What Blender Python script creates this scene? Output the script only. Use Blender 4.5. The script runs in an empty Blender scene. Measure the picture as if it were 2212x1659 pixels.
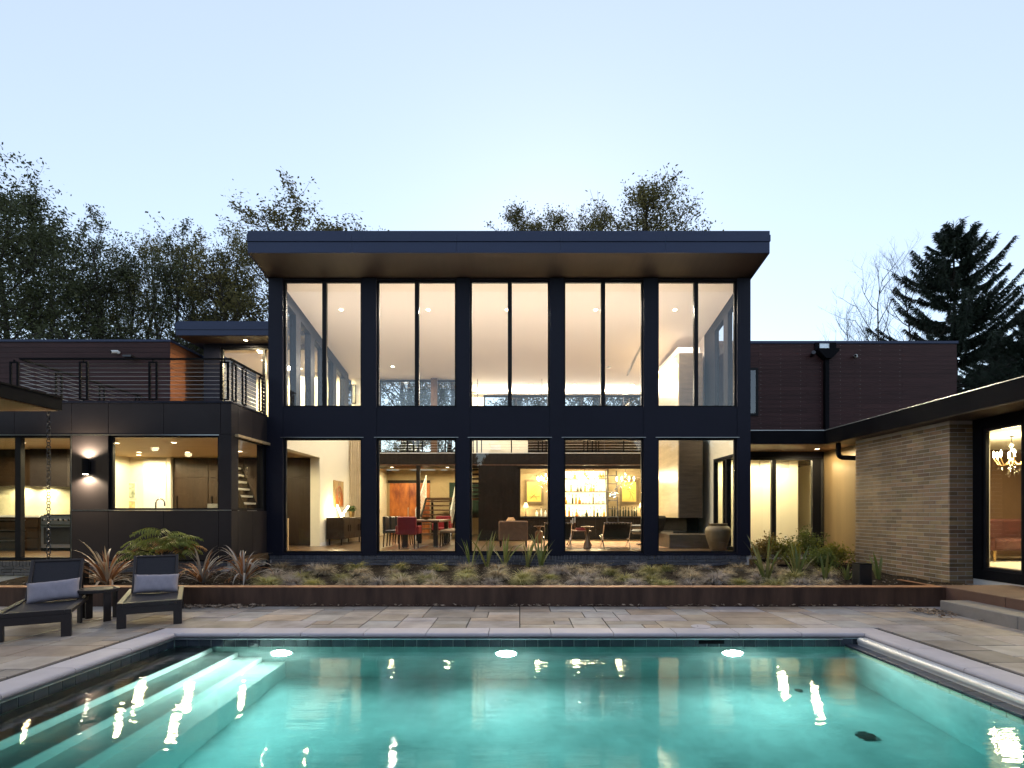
import bpy, bmesh, math, random
import numpy as np
from mathutils import Vector, Matrix
R = math.radians
random.seed(7); np.random.seed(7)
sc = bpy.context.scene
COL = sc.collection

# ------------------------------------------------------------------ camera
# photo pixels (2212 wide view): focal 1177, vanishing point (1123, 1108.6), eye 1.5 m above the patio
F, CU, CV, EYE = 1177.0, 1123.0, 1108.6, 1.5
def X(u, d): return (u - CU) * d / F
def Z(v, d): return EYE - (v - CV) * d / F
cam = bpy.data.cameras.new('camera'); cam_o = bpy.data.objects.new('camera', cam); COL.objects.link(cam_o)
cam_o.location = (0, 0, EYE); cam_o.rotation_euler = (R(90), 0, 0)
cam.sensor_width = 36; cam.lens = 36 * 1177 / 2212; cam.shift_x = -0.0076; cam.shift_y = 0.1262
cam.clip_end = 2000; cam.clip_start = 0.05
sc.camera = cam_o

# ------------------------------------------------------------------ sky, sun, exposure
SUN_EL, SUN_AZ = 25.0, 3.0      # dusk glow behind the house (azimuth from +Y towards +X)
w = bpy.data.worlds.new('World'); sc.world = w; w.use_nodes = True
nt = w.node_tree; nt.nodes.clear()
out = nt.nodes.new('ShaderNodeOutputWorld'); bg = nt.nodes.new('ShaderNodeBackground')
sky = nt.nodes.new('ShaderNodeTexSky'); sky.sky_type = 'NISHITA'; sky.sun_disc = False
sky.sun_elevation = R(SUN_EL); sky.sun_rotation = R(SUN_AZ)
sky.air_density = 1.0; sky.dust_density = 0.06; sky.ozone_density = 0.9; sky.altitude = 0
bg.inputs['Strength'].default_value = 0.15
hz = nt.nodes.new('ShaderNodeMix'); hz.data_type = 'RGBA'; hz.inputs[0].default_value = .40; hz.inputs[7].default_value = (4.1, 4.3, 4.6, 1)   # thin high overcast veiling the clear sky evenly
nt.links.new(sky.outputs[0], hz.inputs[6]); nt.links.new(hz.outputs[2], bg.inputs[0]); nt.links.new(bg.outputs[0], out.inputs[0])
sl = bpy.data.lights.new('sun', 'SUN'); so = bpy.data.objects.new('sun', sl); COL.objects.link(so)
sl.energy = 0.08; sl.angle = R(20); sl.color = (1, .86, .72)
sd = Vector((math.sin(R(SUN_AZ)) * math.cos(R(SUN_EL)), math.cos(R(SUN_AZ)) * math.cos(R(SUN_EL)), math.sin(R(SUN_EL))))
so.rotation_euler = (-sd).to_track_quat('-Z', 'Y').to_euler(); so.location = (0, 60, 20)
LK = 1.46      # common scale of the electric lamps against the dusk sky
sc.view_settings.view_transform = 'Standard'; sc.view_settings.look = 'None'
sc.view_settings.exposure = 0.76; sc.view_settings.gamma = 1.0
cy = sc.cycles
cy.max_bounces = 10; cy.diffuse_bounces = 4; cy.glossy_bounces = 4; cy.transmission_bounces = 6
cy.transparent_max_bounces = 20; cy.caustics_reflective = False; cy.caustics_refractive = False
cy.sample_clamp_indirect = 4.0; cy.use_denoising = True
try: cy.denoiser = 'OPENIMAGEDENOISE'
except Exception: pass

# ------------------------------------------------------------------ helpers
def thing(name, label, cat, loc=(0, 0, 0), rz=0, group=None):
    o = bpy.data.objects.new(name, None); COL.objects.link(o)
    o.location = loc; o.rotation_euler = (0, 0, rz); o.empty_display_size = .1
    o['label'] = label; o['category'] = cat
    if group: o['group'] = group
    return o
def tag(o, label, cat, group=None):
    o['label'] = label; o['category'] = cat
    if group: o['group'] = group
    return o
def struct(o): o['kind'] = 'structure'; return o
def stuff(o): o['kind'] = 'stuff'; return o
def wloc(o):
    v = Vector((0, 0, 0))
    while o is not None:
        v += Vector(o.location); o = o.parent
    return v
def link(name, me, parent=None, loc=(0, 0, 0), rot=(0, 0, 0)):
    o = bpy.data.objects.new(name, me); COL.objects.link(o); o.parent = parent
    o.location = loc; o.rotation_euler = rot
    return o
def copy_tree(o, parent=None):
    c = o.copy(); COL.objects.link(c); c.parent = parent
    for ch in o.children: copy_tree(ch, c)
    return c

class MB:
    """collects simple solids and links them as ONE mesh object"""
    def __init__(s): s.v = []; s.f = []
    def add(s, vs, fs):
        n = len(s.v); s.v += [tuple(p) for p in vs]; s.f += [tuple(i + n for i in f) for f in fs]; return s
    def box(s, x0, x1, y0, y1, z0, z1, M=None):
        vs = [(x0,y0,z0),(x1,y0,z0),(x1,y1,z0),(x0,y1,z0),(x0,y0,z1),(x1,y0,z1),(x1,y1,z1),(x0,y1,z1)]
        if M is not None: vs = [M @ Vector(p) for p in vs]
        return s.add(vs, [(0,3,2,1),(4,5,6,7),(0,1,5,4),(1,2,6,5),(2,3,7,6),(3,0,4,7)])
    def cbox(s, x0, x1, y0, y1, z0, z1, c=.004, M=None):
        """box with chamfered edges"""
        vs = []; idx = {}
        for i, x in enumerate((x0, x1)):
            for j, y in enumerate((y0, y1)):
                for k, z in enumerate((z0, z1)):
                    sx, sy, sz = (1, -1)[i], (1, -1)[j], (1, -1)[k]
                    for a, p in enumerate(((x, y + sy*c, z + sz*c), (x + sx*c, y, z + sz*c), (x + sx*c, y + sy*c, z))):
                        idx[i, j, k, a] = len(vs); vs.append(p)
        fs = []
        for i in (0, 1):
            q = [idx[i,0,0,0], idx[i,1,0,0], idx[i,1,1,0], idx[i,0,1,0]]; fs.append(q[::-1] if i == 0 else q)
            q = [idx[0,i,0,1], idx[1,i,0,1], idx[1,i,1,1], idx[0,i,1,1]]; fs.append(q if i == 0 else q[::-1])
            q = [idx[0,0,i,2], idx[1,0,i,2], idx[1,1,i,2], idx[0,1,i,2]]; fs.append(q[::-1] if i == 0 else q)
        for i in (0, 1):
            for j in (0, 1):
                fs.append([idx[i,j,0,0], idx[i,j,0,1], idx[i,j,1,1], idx[i,j,1,0]])
                fs.append([idx[i,0,j,0], idx[i,0,j,2], idx[i,1,j,2], idx[i,1,j,0]])
                fs.append([idx[0,i,j,1], idx[0,i,j,2], idx[1,i,j,2], idx[1,i,j,1]])
                for k in (0, 1): fs.append([idx[i,j,k,0], idx[i,j,k,1], idx[i,j,k,2]])
        if M is not None: vs = [M @ Vector(p) for p in vs]
        return s.add(vs, fs)
    def prism(s, prof, a0, a1, axis='x'):
        """closed profile of 2-D points extruded along an axis: x:(y,z) y:(x,z) z:(x,y)"""
        n = len(prof)
        def P(p, a): return {'x': (a, p[0], p[1]), 'y': (p[0], a, p[1]), 'z': (p[0], p[1], a)}[axis]
        vs = [P(p, a0) for p in prof] + [P(p, a1) for p in prof]
        fs = [tuple(range(n)), tuple(range(2*n - 1, n - 1, -1))] + [(i, i + n, (i + 1) % n + n, (i + 1) % n) for i in range(n)]
        return s.add(vs, fs)
    def tube(s, pts, r, n=6, cap=True):
        pts = [Vector(p) for p in pts]; m = len(pts)
        rs = r if isinstance(r, (list, tuple)) else [r] * m
        vs = []
        for i, p in enumerate(pts):
            t = (pts[min(i + 1, m - 1)] - pts[max(i - 1, 0)])
            t = t.normalized() if t.length > 1e-9 else Vector((0, 0, 1))
            a = t.cross(Vector((0, 0, 1)) if abs(t.z) < .9 else Vector((1, 0, 0))).normalized(); b = t.cross(a)
            for k in range(n):
                an = 2 * math.pi * k / n
                vs.append(p + (a * math.cos(an) + b * math.sin(an)) * rs[i])
        fs = [(i*n + k, i*n + (k + 1) % n, (i + 1)*n + (k + 1) % n, (i + 1)*n + k) for i in range(m - 1) for k in range(n)]
        if cap: fs += [tuple(range(n))[::-1], tuple(range((m - 1)*n, m*n))]
        return s.add(vs, fs)
    def lathe(s, prof, c=(0, 0, 0), n=16):
        """profile of (r, z) turned about the vertical through c"""
        m = len(prof); vs = []; fs = []
        for r, z in prof:
            for k in range(n):
                an = 2 * math.pi * k / n
                vs.append((c[0] + max(r, 1e-4)*math.cos(an), c[1] + max(r, 1e-4)*math.sin(an), c[2] + z))
        fs = [(i*n + k, i*n + (k + 1) % n, (i + 1)*n + (k + 1) % n, (i + 1)*n + k) for i in range(m - 1) for k in range(n)]
        fs += [tuple(range(n))[::-1], tuple(range((m - 1)*n, m*n))]
        return s.add(vs, fs)
    def mesh(s, name, m, smooth=False):
        me = bpy.data.meshes.new(name); me.from_pydata(s.v, [], s.f)
        me.materials.append(m)
        if smooth:
            me.shade_smooth(); me.set_sharp_from_angle(angle=R(38))
        me.update(); return me
    def build(s, name, m, parent=None, smooth=False, local=False):
        off = Vector((0, 0, 0)) if (parent is None or local) else wloc(parent)
        if off.length > 0: s.v = [(p[0]-off.x, p[1]-off.y, p[2]-off.z) for p in s.v]
        return link(name, s.mesh(name, m, smooth), parent)
def fixn(o):
    bm = bmesh.new(); bm.from_mesh(o.data); bmesh.ops.recalc_face_normals(bm, faces=bm.faces[:]); bm.to_mesh(o.data); bm.free(); return o
def bx(name, m, parent, x0, x1, y0, y1, z0, z1, c=0):
    b = MB()
    (b.cbox(x0, x1, y0, y1, z0, z1, c) if c else b.box(x0, x1, y0, y1, z0, z1))
    return b.build(name, m, parent)
def quads_mesh(name, V, m, tri=4):
    """numpy (n, 4, 3) -> mesh of quads"""
    n = len(V); me = bpy.data.meshes.new(name)
    me.vertices.add(n*4); me.loops.add(n*4); me.polygons.add(n)
    me.vertices.foreach_set('co', V.reshape(-1).astype(np.float32))
    me.loops.foreach_set('vertex_index', np.arange(n*4, dtype=np.int32))
    me.polygons.foreach_set('loop_start', np.arange(0, n*4, 4, dtype=np.int32))
    me.materials.append(m); me.update(calc_edges=True); return me

# ------------------------------------------------------------------ materials
MATS = {}
def mat(name, col, rough=.55, metal=0, var=.15, vs=3.0, st=(1, 1, 1), bump=0, bs=60, rnd=0, spec=.5, col2=None, trans=0, coat=0, emis=0, ecol=None, hue=0, pal=None):
    m = bpy.data.materials.new(name); m.use_nodes = True; MATS[name] = m
    t = m.node_tree; N = t.nodes; L = t.links; b = N['Principled BSDF']
    b.inputs['Roughness'].default_value = rough; b.inputs['Metallic'].default_value = metal
    b.inputs['Specular IOR Level'].default_value = spec
    if coat: b.inputs['Coat Weight'].default_value = coat; b.inputs['Coat Roughness'].default_value = .15
    geo = N.new('ShaderNodeNewGeometry'); mp = N.new('ShaderNodeMapping'); mp.inputs['Scale'].default_value = st
    L.new(geo.outputs['Position'], mp.inputs['Vector'])
    nz = N.new('ShaderNodeTexNoise'); nz.inputs['Scale'].default_value = vs; nz.inputs['Detail'].default_value = 6; nz.inputs['Roughness'].default_value = .6
    L.new(mp.outputs[0], nz.inputs['Vector'])
    rp = N.new('ShaderNodeValToRGB'); c2 = col2 or col
    rp.color_ramp.elements[0].position = .3; rp.color_ramp.elements[1].position = .7
    rp.color_ramp.elements[0].color = (*[max(0, c*(1-var)) for c in col], 1)
    rp.color_ramp.elements[1].color = (*[min(1, c*(1+var)) for c in c2], 1)
    L.new(nz.outputs['Fac'], rp.inputs['Fac']); last = rp.outputs['Color']
    if rnd or hue:
        oi = N.new('ShaderNodeObjectInfo'); hs = N.new('ShaderNodeHueSaturation')
        mr = N.new('ShaderNodeMapRange'); mr.inputs['To Min'].default_value = 1 - rnd; mr.inputs['To Max'].default_value = 1 + rnd
        L.new(oi.outputs['Random'], mr.inputs['Value']); L.new(mr.outputs[0], hs.inputs['Value'])
        if hue:
            wn = N.new('ShaderNodeTexWhiteNoise'); wn.noise_dimensions = '1D'; L.new(oi.outputs['Random'], wn.inputs['W'])
            mh = N.new('ShaderNodeMapRange'); mh.inputs['To Min'].default_value = .5 - hue; mh.inputs['To Max'].default_value = .5 + hue
            L.new(wn.outputs['Value'], mh.inputs['Value']); L.new(mh.outputs[0], hs.inputs['Hue'])
        L.new(last, hs.inputs['Color']); last = hs.outputs['Color']
    if pal:      # each piece takes its own tint from a small palette of stone colours
        o2 = N.new('ShaderNodeObjectInfo'); w2 = N.new('ShaderNodeTexWhiteNoise'); w2.noise_dimensions = '1D'; L.new(o2.outputs['Random'], w2.inputs['W'])
        r2 = N.new('ShaderNodeValToRGB'); r2.color_ramp.interpolation = 'CONSTANT'
        while len(r2.color_ramp.elements) < len(pal): r2.color_ramp.elements.new(.5)
        for i_, c_ in enumerate(pal): r2.color_ramp.elements[i_].position = i_/len(pal); r2.color_ramp.elements[i_].color = (*c_, 1)
        m2 = N.new('ShaderNodeMix'); m2.data_type = 'RGBA'; m2.blend_type = 'MULTIPLY'; m2.inputs[0].default_value = 1
        L.new(w2.outputs['Value'], r2.inputs['Fac']); L.new(last, m2.inputs[6]); L.new(r2.outputs['Color'], m2.inputs[7]); last = m2.outputs[2]
    L.new(last, b.inputs['Base Color'])
    if bump:
        n2 = N.new('ShaderNodeTexNoise'); n2.inputs['Scale'].default_value = bs; n2.inputs['Detail'].default_value = 5
        L.new(mp.outputs[0], n2.inputs['Vector'])
        bp = N.new('ShaderNodeBump'); bp.inputs['Strength'].default_value = bump; bp.inputs['Distance'].default_value = .01
        L.new(n2.outputs['Fac'], bp.inputs['Height']); L.new(bp.outputs[0], b.inputs['Normal'])
    if trans: b.inputs['Transmission Weight'].default_value = trans
    if emis:
        b.inputs['Emission Color'].default_value = (*(ecol or col), 1); b.inputs['Emission Strength'].default_value = emis*LK
    return m
def leafmat(name, col, col2, rough=.5, rnd=.2, tr=.35):
    m = mat(name, col, rough, var=.25, vs=.9, col2=col2, rnd=rnd, spec=.3)
    t = m.node_tree; b = t.nodes['Principled BSDF']; o = t.nodes['Material Output']
    tl = t.nodes.new('ShaderNodeBsdfTranslucent'); mx = t.nodes.new('ShaderNodeMixShader'); mx.inputs[0].default_value = tr
    src = b.inputs['Base Color'].links[0].from_socket
    t.links.new(src, tl.inputs['Color']); t.links.new(b.outputs[0], mx.inputs[1]); t.links.new(tl.outputs[0], mx.inputs[2])
    t.links.new(mx.outputs[0], o.inputs['Surface']); return m
def glassmat(name, tint=(.93, .95, .94), k=1.0, rough=0.0):
    """thin pane: clear, with a mirror share that rises towards grazing angles on both faces alike"""
    m = bpy.data.materials.new(name); m.use_nodes = True; t = m.node_tree; N = t.nodes; N.remove(N['Principled BSDF'])
    lw = N.new('ShaderNodeLayerWeight'); lw.inputs['Blend'].default_value = .5
    pw = N.new('ShaderNodeMath'); pw.operation = 'POWER'; pw.inputs[1].default_value = 5
    mu = N.new('ShaderNodeMath'); mu.operation = 'MULTIPLY_ADD'; mu.inputs[1].default_value = .7*k; mu.inputs[2].default_value = .045*k; mu.use_clamp = True
    tr = N.new('ShaderNodeBsdfTransparent'); tr.inputs[0].default_value = (*[c**.5 for c in tint], 1)
    gl = N.new('ShaderNodeBsdfAnisotropic'); gl.inputs['Roughness'].default_value = rough
    mx = N.new('ShaderNodeMixShader')
    t.links.new(lw.outputs['Facing'], pw.inputs[0]); t.links.new(pw.outputs[0], mu.inputs[0]); t.links.new(mu.outputs[0], mx.inputs[0])
    t.links.new(tr.outputs[0], mx.inputs[1]); t.links.new(gl.outputs[0], mx.inputs[2]); t.links.new(mx.outputs[0], N['Material Output'].inputs['Surface'])
    return m
def emitmat(name, col, s):
    m = bpy.data.materials.new(name); m.use_nodes = True; t = m.node_tree; b = t.nodes['Principled BSDF']
    b.inputs['Base Color'].default_value = (*col, 1); b.inputs['Emission Color'].default_value = (*col, 1); b.inputs['Emission Strength'].default_value = s*LK
    return m
WARM = (1.0, .81, .46); WARM2 = (1.0, .87, .70)
facade = mat('charcoal_navy_metal', (.014, .0145, .026), .5, .0, spec=.15, var=.08, vs=.7, bump=.05, bs=120)
fascia_m = mat('fascia_metal', (.024, .036, .086), .42, 0, spec=.3, var=.06, vs=.5)
black = mat('black_metal', (.009, .009, .011), .6, spec=.03)
blackp = mat('black_frame', (.012, .012, .015), .45, spec=.12)
panel = mat('bronze_panel', (.034, .028, .029), .5, spec=.12, var=.12, vs=1.2, bump=.05, bs=90)
gold = mat('gold_brown_panel', (.22, .15, .075), .38, .15, var=.1, vs=.8, st=(6, 6, .4))
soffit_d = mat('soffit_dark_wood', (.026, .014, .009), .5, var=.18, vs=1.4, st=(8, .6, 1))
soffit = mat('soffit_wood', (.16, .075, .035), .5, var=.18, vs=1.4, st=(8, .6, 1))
cedar = mat('cedar_cladding', (.23, .085, .035), .55, var=.25, vs=2, st=(.4, .4, 9), rnd=.1)
browncl = mat('brown_cladding', (.050, .021, .021), .55, spec=.2, var=.22, vs=2, st=(.4, .4, 9), rnd=.12)
cream = mat('cream_plaster', (.84, .79, .64), .8, var=.02, vs=1)
white = mat('white_ceiling', (.86, .79, .74), .85, var=.015, vs=1)
taupe = mat('taupe_plaster', (.34, .26, .15), .8, var=.05, vs=1.5)
woodfl = mat('wood_floor', (.13, .078, .038), .28, var=.3, vs=2.2, st=(.5, 6, 1), bump=.02)
woodcl = mat('wood_ceiling', (.56, .40, .22), .5, var=.12, vs=1.6, st=(.5, 7, 1))
dkwood = mat('dark_walnut', (.034, .021, .013), .42, spec=.2, var=.3, vs=1.5, st=(7, 7, .5))
espresso = mat('espresso_wood', (.014, .010, .008), .45, spec=.15, var=.3, vs=2, st=(5, 5, .6))
midwood = mat('walnut', (.11, .055, .026), .4, var=.3, vs=3, st=(5, 1, 1))
steel = mat('brushed_steel', (.55, .55, .54), .28, 1.0, var=.06)
chrome = mat('chrome', (.8, .8, .8), .08, 1.0, var=.02)
darksteel = mat('dark_steel', (.06, .06, .065), .35, .8)
whitep = mat('white_paint', (.8, .8, .78), .45, var=.02)
glass = glassmat('window_glass')
glass_in = glassmat('interior_glass', (.97, .97, .97), 1.0)
# ================================================================== SETTING: ground, patio, pool
PX, PY0, PY1, ZW, ZF = 4.33, 0.9, 6.83, -0.16, -1.50     # pool half width, near and far wall, water level, floor
lawn = mat('lawn', (.045, .06, .022), .9, var=.4, vs=9, col2=(.08, .09, .035), bump=.6, bs=80)
def frame_sheet(name, m, X0, X1, Y0, Y1, x0, x1, y0, y1, z):
    b = MB(); b.add([(X0,Y0,z),(X1,Y0,z),(X1,Y1,z),(X0,Y1,z),(x0,y0,z),(x1,y0,z),(x1,y1,z),(x0,y1,z)],
                    [(0,1,5,4),(1,2,6,5),(2,3,7,6),(3,0,4,7)]); return b.build(name, m)
struct(frame_sheet('ground', lawn, -600, 600, -300, 900, -4.5, 4.5, .7, 7.0, -.06))
mortar = mat('patio_bed', (.05, .045, .042), .9, var=.2, vs=8, bump=.4)
patio = struct(frame_sheet('patio', mortar, -10.5, 9.8, -3, 8.80, -4.45, 4.45, .75, 6.95, -.018))

paver_m = mat('bluestone_paver', (.30, .262, .235), .62, var=.22, vs=2.3, col2=(.37, .335, .31), rnd=.2, pal=[(1, .90, .78), (.92, .92, .92), (1.05, .98, .92), (.84, .88, .96), (1.0, .84, .70), (.74, .70, .67), (.98, .94, 1.0)], bump=.25, bs=25)
CELL = .235; SZ = [(2,1),(3,2),(2,2),(3,1),(4,2),(2,2),(3,2),(3,2),(2,2)]
paver_me = {}
def paver_mesh(wc, hc):
    k = (wc, hc)
    if k not in paver_me:
        a, b_ = wc*CELL/2 - .006, hc*CELL/2 - .006
        paver_me[k] = MB().cbox(-a, a, -b_, b_, -.04, 0, .004).mesh('paver', paver_m)
    return paver_me[k]
rp = random.Random(3)
gx0, gy0, nx, ny = -10.34, 2.0, 88, 29
occ = np.zeros((nx, ny), bool)
for i in range(nx):
    for j in range(ny):
        x0, x1, y0, y1 = gx0+i*CELL, gx0+(i+1)*CELL, gy0+j*CELL, gy0+(j+1)*CELL
        if (x1 > -4.63 and x0 < 4.63 and y0 < 7.085) : occ[i, j] = True
far_pav = MB(); npav = 0
yshift = 8.765 - (gy0 + ny*CELL)
for j in range(ny - 1, -1, -1):
    for i in range(nx):
        if occ[i, j]: continue
        opts = SZ[:]; rp.shuffle(opts); opts.append((1, 1))
        for wc, hc in opts:
            if i + wc <= nx and j - hc + 1 >= 0 and not occ[i:i+wc, j-hc+1:j+1].any(): break
        occ[i:i+wc, j-hc+1:j+1] = True
        cx, cyy = gx0 + (i + wc/2)*CELL, gy0 + (j + 1 - hc/2)*CELL + yshift
        dz = rp.uniform(-.0025, .0025)
        if abs(cx) < .954*cyy + .45:
            o = link('paver', paver_mesh(wc, hc), patio, (cx, cyy, dz), (rp.uniform(-.003, .003), rp.uniform(-.003, .003), 0)); npav += 1
        else:
            a, b_ = wc*CELL/2-.004, hc*CELL/2-.004
            far_pav.cbox(cx-a, cx+a, cyy-b_, cyy+b_, -.04+dz, dz, .004)
stuff(far_pav.build('paving', paver_m, patio))
# strip of cut pavers against the pool coping is closed by the coping itself
drain_m = mat('drain_steel', (.5, .48, .45), .35, .7)
t = thing('trench_drain', 'thin straight metal trench drain in the paving beside the loungers', 'drain', (-5.96, 6, 0))
for i in range(8): bx('drain_cover', drain_m, t, -5.975, -5.945, 4.6 + i*.5, 4.6 + i*.5 + .494, -.01, .0045)
t = thing('skimmer_lid', 'round pale skimmer lid set into the paving beside the coping', 'lid', (2.39, 7.18, 0))
cop_m = mat('limestone_coping', (.50, .45, .475), .6, var=.08, vs=3, bump=.12, bs=60, rnd=.04)
MB().lathe([(.125, .0), (.125, .006), (.118, .008), (.001, .008)], (2.39, 7.2, .0), 24).build('lid', cop_m, t)
MB().lathe([(.010, .0), (.010, .0105), (.001, .0105)], (2.35, 7.2, 0), 8).build('finger_hole', black, t)

# pool basin -------------------------------------------------------
plaster = mat('pool_plaster', (.42, .57, .56), .7, var=.34, vs=.9, col2=(.60, .76, .73), bump=.05, bs=12)
basin = MB()
basin.box(-PX-.12, PX+.12, PY0-.12, PY1+.12, ZF-.12, ZF)
basin.box(-PX-.12, -PX, PY0, PY1, ZF, -.065).box(PX, PX+.12, PY0, PY1, ZF, -.065)
basin.box(-PX-.12, PX+.12, PY1, PY1+.12, ZF, -.065).box(-PX-.12, PX+.12, PY0-.12, PY0, ZF, -.065)
pool = struct(basin.build('swimming_pool', plaster))
tile_m = mat('waterline_tile', (.045, .06, .075), .2, var=.2, vs=6, rnd=.25, spec=.6)
tme = MB().cbox(-.0735, .0735, 0, .008, -.073, .073, .003).mesh('tile', tile_m)
for k in range(57):
    x = -PX + .01 + .0755 + k*.1515
    if x < PX - .05: link('tile', tme, pool, (x, PY1 - .008, -.145))
for k in range(38):
    y = PY1 - .09 - k*.1515
    if y > PY0 + .1:
        link('tile', tme, pool, (-PX + .008, y, -.145), (0, 0, R(90)))
# dark tiled ledge for the pool cover along the right wall
ledge_m = mat('ledge_tile', (.05, .055, .075), .3, var=.2, vs=5, rnd=.2)
LX = 4.07
ltop = MB().cbox(0, PX - LX - .006, -.148, .148, -.03, 0, .003).mesh('ledge_tile', ledge_m)
edge_m = mat('lit_edge_tile', (.62, .66, .50), .35, var=.08, vs=4, rnd=.06)  # lamplight on the underwater tile row painted in as a paler colour
etile = MB().cbox(-.012, 0, -.073, .073, -.075, .075, .003).mesh('edge_tile', edge_m)
bx('ledge', plaster, pool, LX, PX, PY0, PY1 - .008, ZF, -.17)
for k in range(19):
    y = PY1 - .16 - k*.302
    if y > PY0 + .15: link('ledge_tile', ltop, pool, (LX, y, -.137))
for k in range(38):
    y = PY1 - .09 - k*.1515
    if y > PY0 + .1: link('edge_tile', etile, pool, (LX, y, -.245))
# entry steps along the left wall
step_m = mat('step_plaster', (.78, .82, .78), .7, var=.07, vs=2.5)
sx = [-PX, -3.84, -3.52, -3.22, -2.93]; szz = [-.25, -.47, -.69, -.91]
for k in range(4):
    x0, x1, zt = sx[k], sx[k+1], szz[k]
    b = MB().cbox(-PX, x1, PY0, PY1 - .01, (ZF if k == 3 else szz[k+1]), zt, .012)
    b.build('step', step_m, pool)
cover_tr = mat('cover_track', (.55, .58, .62), .3, .9)
MB().box(-PX, PX - .3, PY1 - .03, PY1 - .001, -.076, -.066).box(-PX, PX - .3, PY1 - .034, PY1 - .03, -.079, -.072).build('cover_track', cover_tr, pool)
MB().box(-PX + .001, -PX + .03, PY0, PY1 - .04, -.076, -.066).build('cover_track', cover_tr, pool)
MB().lathe([(.09, 0), (.09, .012), (.08, .03), (.05, .042), (.001, .046)], (3.30, 5.20, ZF), 24).build('main_drain', black, pool)
MB().lathe([(.045, 0), (.045, .012), (.001, .02)], (3.25, 6.35, ZF), 14).build('return_inlet', black, pool)
bx('skimmer_mouth', black, pool, 2.24, 2.56, PY1 - .012, PY1 - .0085, -.135, -.085)
# coping stones with a rounded nose
def coping_prof(w_):    # (depth, z), nose at 0
    a = [(0 + .030*(1 - math.cos(t_)), -.03 + .03*math.sin(t_)) for t_ in [R(-90 + 180*i/8) for i in range(9)]]
    return a + [(w_, 0), (w_, -.06)]
def coping_mesh(L_):
    return fixn_me(MB().prism(coping_prof(.315), -L_/2 + .004, L_/2 - .004, 'x').mesh('coping_stone', cop_m, True))
def fixn_me(me):
    bm = bmesh.new(); bm.from_mesh(me); bmesh.ops.recalc_face_normals(bm, faces=bm.faces[:]); bm.to_mesh(me); bm.free(); return me
IX, IY = 4.305, 6.805
cm = coping_mesh(2*IX/11)
for k in range(11): link('coping_stone', cm, pool, (-IX + (k + .5)*2*IX/11, IY, 0))
cs = coping_mesh(.76)
for k in range(8):
    y = IY - (k + .5)*.76
    if y - .38 < PY0 - .35: break
    link('coping_stone', cs, pool, (-IX, y, 0), (0, 0, R(90)))
    link('coping_stone', cs, pool, (IX, y, 0), (0, 0, R(-90)))
cc = MB().cbox(-.1575, .1575, -.1575, .1575, -.06, 0, .004).mesh('coping_stone', cop_m)
for s in (-1, 1): link('coping_stone', cc, pool, (s*(IX + .1575), IY + .1575, 0))
# pool cover bar resting on the ledge
cb = thing('pool_cover_bar', 'long white metal pool cover bar lying on the dark tiled ledge', 'pool cover', (4.24, 4, -.137))
bar_m = mat('white_aluminium', (.74, .74, .73), .3, .35, var=.03)
MB().tube([(4.24, PY1 - .05, -.09), (4.24, PY0 + .3, -.09)], .045, 14).build('bar', bar_m, cb, True)
MB().box(4.205, 4.275, PY0 + .3, PY1 - .05, -.137, -.118).build('bar_foot', bar_m, cb)
MB().box(4.262, 4.296, PY0 + .3, PY1 - .06, -.060, -.046).build('cover_lip', bar_m, cb)
# water
wm = bpy.data.materials.new('pool_water'); wm.use_nodes = True; t_ = wm.node_tree; N = t_.nodes; N.remove(N['Principled BSDF'])
g = N.new('ShaderNodeBsdfGlass'); g.inputs['IOR'].default_value = 1.33; g.inputs['Roughness'].default_value = .0
geo = N.new('ShaderNodeNewGeometry'); mp = N.new('ShaderNodeMapping'); mp.inputs['Scale'].default_value = (.8, 3.4, 1)
n1 = N.new('ShaderNodeTexNoise'); n1.inputs['Scale'].default_value = 2.2; n1.inputs['Detail'].default_value = 3
n2 = N.new('ShaderNodeTexNoise'); n2.inputs['Scale'].default_value = 9; n2.inputs['Detail'].default_value = 2
ad = N.new('ShaderNodeMath'); ad.operation = 'MULTIPLY_ADD'; ad.inputs[1].default_value = .25
bp = N.new('ShaderNodeBump'); bp.inputs['Strength'].default_value = .06; bp.inputs['Distance'].default_value = .05
L = t_.links; L.new(geo.outputs['Position'], mp.inputs[0]); L.new(mp.outputs[0], n1.inputs['Vector']); L.new(mp.outputs[0], n2.inputs['Vector'])
L.new(n2.outputs['Fac'], ad.inputs[0]); L.new(n1.outputs['Fac'], ad.inputs[2]); L.new(ad.outputs[0], bp.inputs['Height']); L.new(bp.outputs[0], g.inputs['Normal'])
L.new(g.outputs[0], N['Material Output'].inputs['Surface'])
va = N.new('ShaderNodeVolumeAbsorption'); va.inputs['Color'].default_value = (.10, .86, .88, 1); va.inputs['Density'].default_value = .34
vs_ = N.new('ShaderNodeVolumeScatter'); vs_.inputs['Color'].default_value = (.75, 1, .95, 1); vs_.inputs['Density'].default_value = .06; vs_.inputs['Anisotropy'].default_value = .3
av = N.new('ShaderNodeAddShader'); L.new(va.outputs[0], av.inputs[0]); L.new(vs_.outputs[0], av.inputs[1]); L.new(av.outputs[0], N['Material Output'].inputs['Volume'])
struct(MB().box(-4.47, 4.47, .76, 6.97, -1.7, ZW).build('pool_water', wm))
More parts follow.
